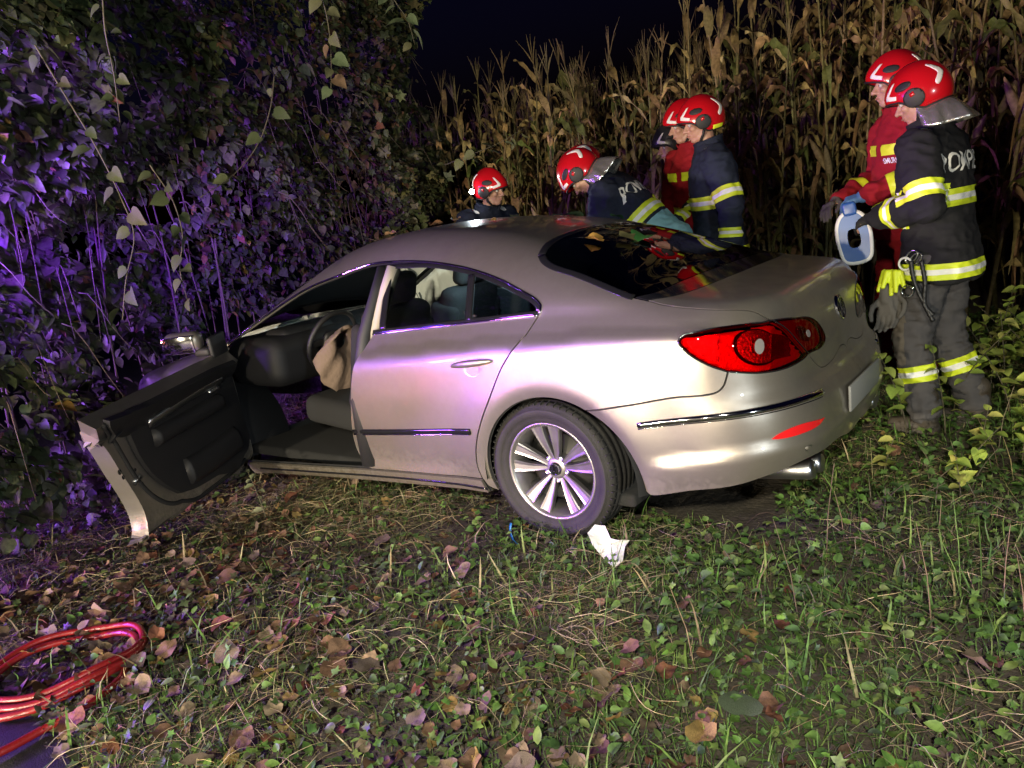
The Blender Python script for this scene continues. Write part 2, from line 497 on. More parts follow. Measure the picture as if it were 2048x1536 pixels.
RUBBER = mat("tyre_rubber", (.012, .0115, .0115), rough=.75, base2=(.026, .024, .022), noise_scale=14, noise_amt=.25, bump=.25, bump_scale=160)
GLASS = glass_mat("window_glass", (.62, .68, .67))
TINT = glass_mat("tinted_rear_glass", (.12, .125, .13), rough=.02)
LENS = glass_mat("red_lens", (.95, .03, .035))
LENSD = glass_mat("dark_red_lens", (.62, .012, .016))
LAMPBACK = mat("lamp_reflector", (.55, .50, .50), rough=.22, metal=.9, bump=.5, bump_scale=90)
LAMPWHITE = mat("lamp_bulb_lens", (.42, .40, .40), rough=.12, metal=.6)
REDPLASTIC = mat("red_reflector", (.62, .012, .015), rough=.25, coat=.5)
LAMPRED = mat("lamp_housing_red", (.80, .05, .05), rough=.3, metal=.3, bump=.6, bump_scale=120)
CLOTHSEAT = mat("seat_cloth", (.018, .018, .02), rough=.9, bump=.3, bump_scale=500)
BEIGE = mat("beige_pillar_trim", (.42, .38, .32), rough=.75)
AIRBAG = mat("airbag_cloth", (.70, .71, .68), rough=.85, bump=.4, bump_scale=60)
CARPET = mat("carpet", (.012, .012, .012), rough=.95)
INTERIOR = mat("interior_plastic", (.012, .012, .014), rough=.6, bump=.1, bump_scale=300)

car = empty("car", (0, 0, 0))
tag(car, "silver sedan crashed off the road with its driver's door wide open", "car")

# ------------------------------------------------------------------ seam curves (left half)
WIN_TOP = [(1.162, .624, 1.26), (.954, .629, 1.266), (.704, .648, 1.251), (.454, .682, 1.213), (.255, .724, 1.163), (.107, .766, 1.111), (.023, .791, 1.078), (-.010, .807, 1.052), (-.012, .817, 1.032), (-.004, .824, 1.014)]
APIL = [(2.309, .815, .849), (2.033, .723, .991), (1.705, .666, 1.134), (1.38, .644, 1.216), (1.162, .624, 1.26)]
BELT = [(1.0, .835, .931), (.661, .833, .960), (.375, .830, .985), (-.004, .824, 1.014)]
DOORR = [(-.004, .824, 1.014), (.046, .89, .93), (.093, .92, .875), (.152, .929, .80), (.234, .935, .66)]
ARCHO = [(.234, .935, .66), (.30, .93, .55), (.355, .92, .43), (.375, .90, .33), (.365, .88, .262)]
DOORB = [(.365, .88, .262), (.7, .89, .247), (1.10, .893, .228)]
DOORF = [(1.10, .893, .228), (1.15, .898, .25), (1.185, .905, .33), (1.185, .912, .42), (1.15, .925, .58), (1.10, .92, .75), (1.0, .835, .931)]
def arch(cx, cz, a0, a1, r0, r1, n=24):
    out = []
    for i in range(n + 1):
        t = i / n; a = R(a0 + (a1 - a0) * t); r = r0 + (r1 - r0) * t
        x = cx + r * math.cos(a); z = cz + r * math.sin(a)
        out.append(s_side(x, z))
    return out
ARCH_F = arch(-.06, .30, -17, 119.3, .378, .378)
ARCH_R = arch(-.06, .30, 119.3, 181, .378, .412, 12)
BSEAM = [ARCH_F[-1], (-.37, .913, .652), (-.495, .907, .674), (-.644, .891, .702), (-.745, .863, .708), (-.79, .845, .718), (-.81, .834, .738), (-.817, .828, .756), (-.826, .821, .791)]
TAIL_FRONT = [(-.826, .821, .791), (-.765, .853, .822), (-.708, .872, .861), (-.670, .88, .901), (-.662, .88, .918), (-.673, .871, .936), (-.73, .843, .949), (-.831, .757, .954), (-.914, .679, .950), (-.937, .633, .949)]
SPLIT = [(-.937, .633, .949), (-.973, .581, .905), (-.999, .524, .841), (-1.015, .455, .781)]
TAIL_LOW = [(-1.015, .455, .781), (-1.009, .515, .771), (-.981, .625, .763), (-.923, .731, .768), (-.826, .821, .791)]
TAIL_LID = [(-.937, .633, .949), (-.976, .512, .935), (-1.001, .370, .909), (-1.013, .310, .878), (-1.026, .265, .822), (-1.029, .272, .795), (-1.027, .328, .778), (-1.015, .455, .781)]
LIDSIDE = [(-.484, .756, 1.056), (-.587, .765, 1.034), (-.749, .74, 1.013), (-.869, .666, .992), (-.888, .655, .982), (-.937, .633, .949)]
LIDLOW = [(-1.015, .455, .781), (-1.024, .408, .736), (-1.040, .345, .700), (-1.044, .20, .704), s_back(0., .706)]
RG_SIDE = [(-.484, .756, 1.056), (-.408, .751, 1.073), (-.142, .691, 1.16), (.008, .661, 1.201), (.062, .635, 1.224), (.099, .599, 1.248)]
RG_TOP = [(.099, .599, 1.248), (.118, .52, 1.275), (.149, .346, 1.307), (.158, .157, 1.318), s_top(.158, 0.)]
STRIP_BOT = [(-.484, .756, 1.056), (-.553, .687, 1.059), (-.605, .501, 1.064), (-.634, .161, 1.073), s_top(-.638, 0.)]
GSEAM = [(-.425, .752, 1.070), (-.474, .688, 1.075), (-.495, .496, 1.085), (-.514, .14, 1.096), s_top(-.516, 0.)]
BUMP_LOW = [ARCH_R[-1], (-.49, .876, .276), (-.681, .862, .31), (-.832, .818, .333), (-.945, .75, .366), (-1.038, .627, .394), (-1.078, .489, .397), (-1.093, .32, .394), s_back(0., .392)]
ROOF_C = [s_top(x, 0.) for x in (.158, .5, 1.0, 1.48)]
WS_SIDE = [s_top(1.48, 0.), s_top(1.485, .3), s_top(1.53, .5), s_top(1.66, .585), s_top(2.0, .66), s_top(2.25, .715), s_top(2.40, .76)]
rev = lambda c: list(reversed(c))
POLE = np.array([[AX0 - .8 * math.pi / 2, 0.], [AX0 - .8 * math.pi / 2, .4 * math.pi], [AX0 - .8 * math.pi / 2, .8 * math.pi]])
c_low0 = to_chart(np.array([s_back(0., .392)]))[0]; c_low0 = np.array([c_low0[0], .8 * math.pi])

body_curves = [ROOF_C, WS_SIDE, [WS_SIDE[-1], APIL[0]], APIL + WIN_TOP[1:], DOORR, ARCHO, [ARCHO[-1], s_side(.345, .215), ARCH_F[0]], ARCH_F, BSEAM, TAIL_FRONT, rev(LIDSIDE), RG_SIDE, RG_TOP]
body = panel("body_shell", body_curves, PAINT, car, 'both')
lid_curves = [STRIP_BOT[::-1], LIDSIDE, SPLIT if False else TAIL_LID, LIDLOW, [s_back(0., .706), s_back(0., .85), s_back(0., .97), s_top(-.93, 0.), s_top(-.80, 0.), s_top(-.638, 0.)]]
lid = panel("trunk_lid", lid_curves, PAINT, car, 'both')
strip_curves = [[GSEAM[0], RG_SIDE[0]], STRIP_BOT, [s_top(-.638, 0.), s_top(-.516, 0.)], rev(GSEAM)]
panel("gloss_strip", strip_curves, GLOSS, lid, 'both')
bumper_curves = [BSEAM, rev(TAIL_LOW), LIDLOW, np.vstack([to_chart(np.array([LIDLOW[-1]])), POLE[:1]]), POLE, np.vstack([POLE[-1:], c_low0[None]]), np.vstack([c_low0[None], to_chart(np.array(rev(BUMP_LOW)[1:]))]), rev(ARCH_R)]
bumper = panel("rear_bumper", bumper_curves, PAINT, car, 'both')
rdoor_curves = [BELT, DOORR, ARCHO, DOORB, DOORF]
rdoor = panel("rear_door", rdoor_curves, PAINT, car, 'L')
rdoor_r = panel("rear_door", rdoor_curves, PAINT, car, 'R')
glass_rear = panel("rear_window", [[s_top(-.516, 0.), s_top(-.2, 0.), s_top(.158, 0.)], rev(RG_TOP), rev(RG_SIDE)[:-1] + [GSEAM[0]], GSEAM], TINT, car, 'both', inset=.002)
# dark liners just under the skin so that no gap shows light
INNER = dict(inset=-.004, off=-.016, flange=0, h=.05)
for nm, cv in (("body_liner", body_curves), ("bumper_liner", bumper_curves), ("lid_liner", lid_curves)):
    panel(nm, cv, DARK, car, 'both', **INNER)
panel("door_liner", rdoor_curves, INTERIOR, rdoor, 'L', inset=-.004, off=-.03, flange=0, h=.05)
panel("door_liner", rdoor_curves, INTERIOR, rdoor_r, 'R', inset=-.004, off=-.05, flange=0, h=.05)
# glass edge band (printed black border of the rear glass)
ribbon("glass_border", rev(RG_SIDE)[:-1] + [GSEAM[0]], .035, .0015, GLOSS, glass_rear)
ribbon("glass_border", rev(RG_SIDE)[:-1] + [GSEAM[0]], .035, .0015, GLOSS, glass_rear, 'R')
ribbon("glass_border", rev(RG_TOP), .035, .0015, GLOSS, glass_rear)
ribbon("glass_border", rev(RG_TOP), .035, .0015, GLOSS, glass_rear, 'R')

# ------------------------------------------------------------------ windows of the rear doors
PANE1 = [[(.914, .829, .952), (.978, .662, 1.221)], [(.978, .662, 1.221), (.921, .657, 1.232), (.691, .669, 1.224), (.456, .70, 1.19)], [(.456, .70, 1.19), (.404, .83, .983)], [(.404, .83, .983), (.914, .829, .952)]]
PANE2 = [[(.352, .83, .987), (.402, .708, 1.18)], [(.402, .708, 1.18), (.242, .749, 1.13), (.097, .786, 1.083), (.022, .804, 1.056), (.008, .813, 1.04), (.015, .822, 1.018)], [(.015, .822, 1.018), (.352, .83, .987)]]
WLOW = [(1.06, .83, .938), (.661, .833, .966), (.375, .830, .991), (.004, .822, 1.018)]
for sd, dr in (('L', rdoor), ('R', rdoor_r)):
    panel("window_pane", PANE1, GLASS, dr, sd, inset=-.01, off=-.010, flange=0, h=.05)
    panel("quarter_pane", PANE2, TINT, dr, sd, inset=-.004, off=-.006, flange=0, h=.05)
    ribbon("window_frame", [(.428, .70, 1.188), (.378, .83, .986)], .040, .004, GLOSS, dr, sd)
    ribbon("window_frame", [(1.00, .64, 1.245), (.935, .829, .948)], .045, .004, GLOSS, dr, sd)
    ribbon("window_frame", [(1.0, .645, 1.244), (.70, .66, 1.238), (.454, .692, 1.202), (.255, .732, 1.152), (.107, .774, 1.10), (.028, .797, 1.068), (.0, .812, 1.045), (.004, .82, 1.025)], .026, .003, GLOSS, dr, sd)
    ribbon("window_seal", [(1.0, .833, .943), (.661, .833, .971), (.375, .830, .996), (.004, .82, 1.024)], .020, .004, GLOSS, dr, sd)
    ribbon("chrome_trim", [(2.25, .805, .868)] + APIL[1:] + WIN_TOP[1:], .012, .006, CHROME, body, sd)
    ribbon("chrome_trim", [(1.0, .835, .931), (.661, .833, .960), (.375, .830, .985), (-.004, .824, 1.014)], .012, .006, CHROME, dr, sd, lift=.001)
# side moulding and handle
for sd, dr in (('L', rdoor), ('R', rdoor_r)):
    ribbon("door_moulding", [(1.172, .914, .433), (.75, .92, .466), (.371, .926, .499)], .026, .008, GLOSS, dr, sd)
    ribbon("moulding_edge", [(1.172, .914, .418), (.75, .92, .451), (.371, .926, .484)], .005, .009, CHROME, dr, sd)
def handle(parent, sd):
    c0 = np.array([(.434, .925, .803), (.40, .925, .811), (.32, .925, .822), (.24, .925, .831), (.193, .925, .834)])
    Q = catmull(to_chart(c0), .01); P = from_chart(Q); N = grad(P); n = len(P)
    V, Fc = [], []; k = 12
    for i in range(n):
        t = i / (n - 1); s = math.sin(math.pi * min(max(t, .0), 1)) ** .45 if 0 < t < 1 else .05
        T = P[min(i + 1, n - 1)] - P[max(i - 1, 0)]; T /= np.linalg.norm(T); B = np.cross(N[i], T)
        for j in range(k):
            a = 2 * math.pi * j / k
            V.append(P[i] + N[i] * (.026 * s ** .8 + .011 * s * math.cos(a)) + B * (.0165 * s * math.sin(a)))
    for i in range(n - 1):
        for j in range(k): Fc.append((i * k + j, i * k + (j + 1) % k, (i + 1) * k + (j + 1) % k, (i + 1) * k + j))
    Fc.append(tuple(range(k))); Fc.append(tuple(range((n - 1) * k, n * k)))
    if sd == 'R': V = [(v[0], -v[1], v[2]) for v in V]
    o = mesh_obj("door_handle", V, Fc, PAINT, parent)
    bm = bmesh.new(); bm.from_mesh(o.data); bmesh.ops.recalc_face_normals(bm, faces=bm.faces); bm.to_mesh(o.data); bm.free()
    return o
handle(rdoor, 'L'); handle(rdoor_r, 'R')
# recessed bowl behind the handle: a shallow dish with a lit lower lip
cb = np.array([[.375, .925, .80], [.365, .926, .772], [.318, .927, .757], [.272, .926, .772], [.262, .925, .815], [.318, .925, .835], [.37, .925, .825]])
bowl = panel("handle_bowl", [list(map(tuple, cb)) + [tuple(cb[0])]], PAINT, rdoor, 'L', inset=0, off=.0012, flange=0, h=.008,
             bump=lambda P: -.010 * np.exp(-(((P[:, 0] - .318) / .032) ** 2 + ((P[:, 2] - .795) / .024) ** 2) ** 2))

# ------------------------------------------------------------------ tail lights
def ell(c, du, dv, n=24):
    q = to_chart(np.array([c]))[0]
    L = np.array([[q[0] + du * math.cos(t), q[1] + dv * math.sin(t)] for t in np.linspace(0, 2 * math.pi, n + 1)])
    return [L]
LIDLAMP = [SPLIT, rev(TAIL_LID)]
OUTLAMP = [TAIL_FRONT, SPLIT, TAIL_LOW]
for sd in ('L', 'R'):
    tl = panel("tail_light", OUTLAMP, LENS, car, sd, inset=.003, off=.003, flange=0, h=.02)
    panel("lamp_housing", OUTLAMP, LAMPRED, tl, sd, inset=.002, off=-.030, flange=0, h=.02,
          bump=lambda P: .006 * np.cos(P[:, 2] * 260))
    panel("lamp_rim", OUTLAMP, GLOSS, tl, sd, inset=-.001, off=-.004, flange=.03, h=.4) if False else None
    panel("reflector_panel", [[(-.690, .88, .918), (-.73, .85, .935), (-.80, .80, .935)], [(-.80, .80, .935), (-.80, .82, .82)], [(-.80, .82, .82), (-.75, .85, .845), (-.705, .87, .885), (-.690, .88, .918)]], LAMPBACK, tl, sd, inset=0, off=-.018, flange=.01, h=.02)
    panel("lamp_ring", ell((-.922, .715, .866), .092, .078), GLOSS, tl, sd, inset=0, off=-.022, flange=.01, h=.02)
    panel("lamp_bowl", ell((-.922, .715, .866), .082, .068), LAMPBACK, tl, sd, inset=0, off=-.014, flange=.006, h=.02)
    panel("lamp_bright_panel", [[(-.945, .655, .905), (-.985, .567, .872)], [(-.985, .567, .872), (-.991, .58, .80)], [(-.991, .58, .80), (-.948, .685, .805)], [(-.948, .685, .805), (-.945, .655, .905)]], LAMPBACK, tl, sd, inset=0, off=-.008, flange=.006, h=.02, bump=lambda P: .003 * np.sin(P[:, 2] * 200))
    panel("lamp_bulb", ell((-.914, .725, .868), .017, .030), LAMPWHITE, tl, sd, inset=0, off=.0045, flange=.012, h=.01)
    ll = panel("lid_light", LIDLAMP, LENSD, lid, sd, inset=.003, off=.003, flange=0, h=.02)
    panel("lamp_housing", LIDLAMP, LAMPRED, ll, sd, inset=.002, off=-.022, flange=0, h=.02)
    panel("lamp_bowl", ell((-1.007, .43, .857), .055, .045), LAMPBACK, ll, sd, inset=0, off=-.012, flange=.006, h=.02)
    panel("lamp_bulb", ell((-1.007, .43, .857), .017, .024), LAMPWHITE, ll, sd, inset=0, off=.0045, flange=.012, h=.01)
    ribbon("lamp_seal", TAIL_FRONT + SPLIT[1:], .006, .003, GLOSS, tl, sd)
    ribbon("lamp_seal", TAIL_LOW, .006, .003, GLOSS, tl, sd)
    ribbon("lamp_seal", TAIL_LID, .006, .003, GLOSS, ll, sd)
# ------------------------------------------------------------------ bumper trim
CH = [(-.478, .91, .583), (-.595, .90, .601), (-.711, .88, .617), (-.853, .828, .630), (-.972, .72, .637), (-1.037, .595, .637), (-1.07, .47, .632)]
RF = [[(-.956, .757, .518), (-.975, .735, .533), (-1.01, .69, .546), (-1.043, .627, .549), (-1.081, .507, .538)], [(-1.081, .507, .538), (-1.073, .547, .522), (-1.027, .66, .512), (-.98, .735, .513), (-.956, .757, .518)]]
for sd in ('L', 'R'):
    ribbon("chrome_strip", CH, .026, .009, CHROME, bumper, sd)
    ribbon("strip_gap", [(p[0], p[1], p[2] - .0165) for p in CH], .004, .0015, GLOSS, bumper, sd)
    panel("reflector", RF, REDPLASTIC, bumper, sd, inset=0, off=.004, flange=.006, h=.012)
    for r_, m_, of_ in ((.016, SATIN, .001), (.011, PAINT, .003)):
        panel("parking_sensor", ell((-1.052, .622, .447), r_, r_), m_, bumper, sd, inset=0, off=of_, flange=.006, h=.006)
    V, Fc = lathe_data([(.0, .0), (.0, .034), (.012, .040), (.22, .038), (.22, .033), (.02, .033), (.015, .0)], 20, 'X')
    ex = mesh_obj("exhaust_tip", V, Fc, SATIN, car); ex.location = (-1.06, (.47 if sd == 'L' else -.47), .335); ex.rotation_euler = (0, R(6), 0)
    V, Fc = lathe_data([(.0, .0), (.0, .034), (.012, .040), (.22, .038), (.22, .033), (.02, .033), (.015, .0)], 20, 'X')
    ex = mesh_obj("exhaust_tip", V, Fc, SATIN, car); ex.location = (-1.05, (.555 if sd == 'L' else -.555), .335); ex.rotation_euler = (0, R(6), 0)
# number plate recess (plate itself blank)
bm = bmesh.new(); rbox(bm, (-1.118, 0, .545), (.012, .52, .11), .004, 2); bm_obj("number_plate", bm, mat("blank_plate", (.22, .22, .21), rough=.5), bumper)

def emblem(parent, mtx, r, m=CHROME, m2=GLOSS):
    """round badge: ring with a V above a W, lying in its local xy plane"""
    bm = bmesh.new()
    def bar(p, q, w=.085):
        p = Vector((*p, 0)); q = Vector((*q, 0)); d = (q - p); n = Vector((-d.y, d.x, 0)).normalized() * w
        vs = [bm.verts.new((v.x * r, v.y * r, zz * r)) for zz in (.02, .14) for v in (p - n, q - n, q + n, p + n)]
        for f in ((0, 1, 2, 3), (7, 6, 5, 4), (0, 4, 5, 1), (1, 5, 6, 2), (2, 6, 7, 3), (3, 7, 4, 0)): bm.faces.new([vs[i] for i in f])
    for a, b in (((-.36, .80), (0, .12)), ((0, .12), (.36, .80)), ((-.80, .40), (-.40, -.72)), ((-.40, -.72), (0, .04)), ((0, .04), (.40, -.72)), ((.40, -.72), (.80, .40))): bar(a, b)
    V, Fc = lathe_data([(.0, .86 * r), (.13 * r, .88 * r), (.16 * r, .94 * r), (.12 * r, 1.0 * r), (-.06 * r, 1.02 * r)], 32, 'Z')
    vs = [bm.verts.new(v) for v in V]
    for f in Fc: bm.faces.new([vs[i] for i in f])
    bmesh.ops.recalc_face_normals(bm, faces=bm.faces)
    o = bm_obj("emblem", bm, m, parent, smooth=False); o.matrix_local = mtx
    V, Fc = lathe_data([(.03 * r, .0), (.02 * r, .88 * r)], 32, 'Z')
    d = mesh_obj("emblem_disc", V, Fc, m2, parent); d.matrix_local = mtx
    return o
_eb = s_back(0., .885)
_n = Vector(grad(np.array([_eb]))[0]); _yv = Vector((0, -1, 0)); _up = _n.cross(_yv).normalized()
_up = _up if _up.z > 0 else -_up; _xv = _up.cross(_n)
emblem(lid, Matrix(((_xv.x, _up.x, _n.x, _eb[0]), (_xv.y, _up.y, _n.y, _eb[1]), (_xv.z, _up.z, _n.z, _eb[2]), (0, 0, 0, 1))), .055)

# ------------------------------------------------------------------ front of the car (mostly hidden in the thicket)
FD_TOP = [(1.0, .835, .931), (1.5, .84, .905), (2.0, .845, .875), (2.235, .845, .858)]
FD_FRONT = [(2.235, .845, .858), (2.24, .91, .72), (2.24, .905, .45), (2.20, .88, .20), (2.14, .872, .165)]
FD_BOT = [(2.14, .872, .165), (1.6, .885, .197), (1.10, .893, .228)]
fa = arch(2.66, .185, 185, -10, .385, .385)
HOOD_SIDE = [s_top(2.44, .74), s_top(3.0, .73), s_top(3.38, .60)]
HOOD_FRONT = [s_top(3.38, .60), s_top(3.47, .3), s_top(3.49, 0.)]
fender_c = [[(2.245, .845, .858), (2.25, .91, .72), (2.25, .905, .45), (2.22, .88, .19)], [(2.22, .88, .19), s_side(2.27, .16), fa[0]], fa, [fa[-1], s_side(3.1, .3), s_side(3.2, .50), HOOD_SIDE[-1]], rev(HOOD_SIDE), [HOOD_SIDE[0], (2.245, .845, .858)]]
panel("front_fender", fender_c, PAINT, car, 'L'); panel("front_fender", fender_c, PAINT, car, 'R')
panel("hood", [[s_top(2.50, 0.), s_top(3.0, 0.), s_top(3.49, 0.)], rev(HOOD_FRONT), rev(HOOD_SIDE), [s_top(2.44, .74), s_top(2.49, .4), s_top(2.50, 0.)]], PAINT, car, 'both')
panel("windshield", [[s_top(1.48, 0.), s_top(2.0, 0.), s_top(2.49, 0.)], [s_top(2.49, 0.), s_top(2.47, .4), s_top(2.40, .74)], rev(WS_SIDE)], GLASS, car, 'both', inset=.004)
FP = AX1 + .8 * math.pi / 2
c_f0 = to_chart(np.array([s_top(3.49, 0.)]))[0]
bf = [s_side(2.98, .10), s_side(3.25, .13)]
panel("front_bumper", [HOOD_SIDE[-1:] + HOOD_FRONT[1:], np.array([[c_f0[0], 0.], [FP, 0.]]), np.array([[FP, 0.], [FP, .4 * math.pi], [FP, .75 * math.pi]]), np.vstack([[FP, .75 * math.pi], to_chart(np.array(bf[::-1]))]), [bf[0], fa[-1]], [fa[-1], s_side(3.1, .3), s_side(3.2, .50), HOOD_SIDE[-1]]], PAINT, car, 'both')
SILL_T = [(.375, .878, .254), (.7, .89, .240), (1.10, .893, .221), (1.6, .885, .190), (2.20, .872, .155)]
SILL_B = [(2.20, .82, .075), (1.471, .86, .120), (.588, .865, .165), (.36, .86, .175)]
for sd in ('L', 'R'):
    sl = panel("sill", [SILL_T, [SILL_T[-1], SILL_B[0]], SILL_B, [SILL_B[-1], SILL_T[0]]], PAINT, car, sd)
    ribbon("sill_edge", [(.36, .87, .205), (.7, .885, .198), (1.10, .89, .178), (1.6, .88, .148), (2.1, .865, .118)], .012, .006, GLOSS, sl, sd)
    panel("sill_liner", [SILL_T, [SILL_T[-1], SILL_B[0]], SILL_B, [SILL_B[-1], SILL_T[0]]], DARK, sl, sd, inset=-.006, off=-.02, flange=0, h=.06)

# ------------------------------------------------------------------ front doors
FD = [FD_TOP, FD_FRONT, FD_BOT, DOORF]
def front_door(sd):
    d = panel("front_door", FD, PAINT, car, sd, flange=.095)
    panel("door_inner_shell", FD, PAINT, d, sd, inset=.010, off=-.088, flange=-.02, h=.03)
    # trim panel: dark, stands proud of the shell, leaves a painted margin at the rear and below
    T1 = [[(1.06, .83, .928), (1.5, .84, .902), (2.0, .845, .872), (2.19, .845, .86)], [(2.19, .845, .86), (2.20, .9, .6), (2.19, .9, .30)], [(2.19, .9, .30), (2.10, .88, .245), (1.6, .885, .275), (1.46, .885, .315)], [(1.46, .885, .315), (1.38, .9, .40), (1.31, .91, .52), (1.27, .91, .66), (1.255, .90, .78)], [(1.255, .90, .78), (1.16, .88, .83), (1.06, .83, .928)]]
    panel("trim_panel", T1, INTERIOR, d, sd, inset=0, off=-.118, flange=-.035, h=.04)
    seal = [(1.06, .83, .92), (1.155, .90, .80), (1.20, .91, .66), (1.235, .91, .52), (1.30, .9, .38), (1.40, .89, .285), (1.55, .885, .25), (2.1, .88, .215)]
    ribbon("rubber_seal", seal, .022, -.012, DARK, d, sd, lift=-.088)
    ribbon("trim_inlay", [(2.05, .9, .79), (1.75, .9, .805), (1.40, .9, .79)], .05, -.012, SATIN, d, sd, lift=-.118)
    ribbon("armrest", [(2.0, .9, .62), (1.7, .9, .64), (1.40, .9, .66)], .09, -.055, INTERIOR, d, sd, lift=-.112)
    ribbon("inner_handle", [(2.02, .9, .735), (1.93, .9, .74)], .022, -.020, SATIN, d, sd, lift=-.120)
    ribbon("door_pocket", [(2.05, .89, .36), (1.75, .89, .37), (1.55, .89, .39)], .14, -.045, INTERIOR, d, sd, lift=-.115)
    for (x, z, r_) in ((1.145, .60, .013), (1.155, .565, .010), (1.225, .545, .010), (1.245, .56, .008), (1.255, .475, .010)):
        panel("bolt_hole", ell(s_side(x, z), r_, r_), DARK, d, sd, inset=0, off=-.093, flange=0, h=.012)
    ribbon("door_latch", [(1.215, .91, .505), (1.265, .91, .520)], .030, -.010, SATIN, d, sd, lift=-.090)
    ribbon("latch_slot", [(1.205, .91, .503), (1.255, .91, .515)], .014, -.013, DARK, d, sd, lift=-.090)
    ribbon("door_moulding", [(2.2, .905, .385), (1.7, .915, .405), (1.20, .914, .430)], .026, .008, GLOSS, d, sd)
    # mirror on its foot
    sg = 1 if sd == 'L' else -1
    bm = bmesh.new()
    rbox(bm, (2.11, sg * .995, .945), (.10, .22, .125), .045, 4, Matrix.Rotation(sg * R(8), 3, 'Z'))
    mr = bm_obj("mirror_housing", bm, PAINT, d)
    bm = bmesh.new(); rbox(bm, (2.058, sg * 1.0, .945), (.012, .185, .098), .004, 2, Matrix.Rotation(sg * R(8), 3, 'Z')); bm_obj("mirror_glass", bm, CHROME, mr)
    bm = bmesh.new(); rbox(bm, (2.13, sg * .885, .885), (.10, .10, .05), .018, 3); rbox(bm, (2.17, sg * .83, .90), (.16, .03, .13), .012, 2); bm_obj("mirror_foot", bm, TRIM, mr)
    return d
fdoor = front_door('L')
_h = Vector((2.235, .875, .5))
fdoor.matrix_local = Matrix.Translation(_h) @ Matrix.Rotation(R(-66), 4, 'Z') @ Matrix.Rotation(R(-6.3), 4, 'Y') @ Matrix.Translation(-_h)
fdoor_r = front_door('R')
panel("window_pane", [[(1.05, .83, .935), (1.14, .63, 1.255)], [(1.14, .63, 1.255)] + rev(APIL)[1:-1] + [(2.2, .78, .90)], [(2.2, .78, .90), (1.6, .84, .905), (1.05, .83, .935)]], GLASS, fdoor_r, 'R', inset=.004, off=-.008, flange=0, h=.06)

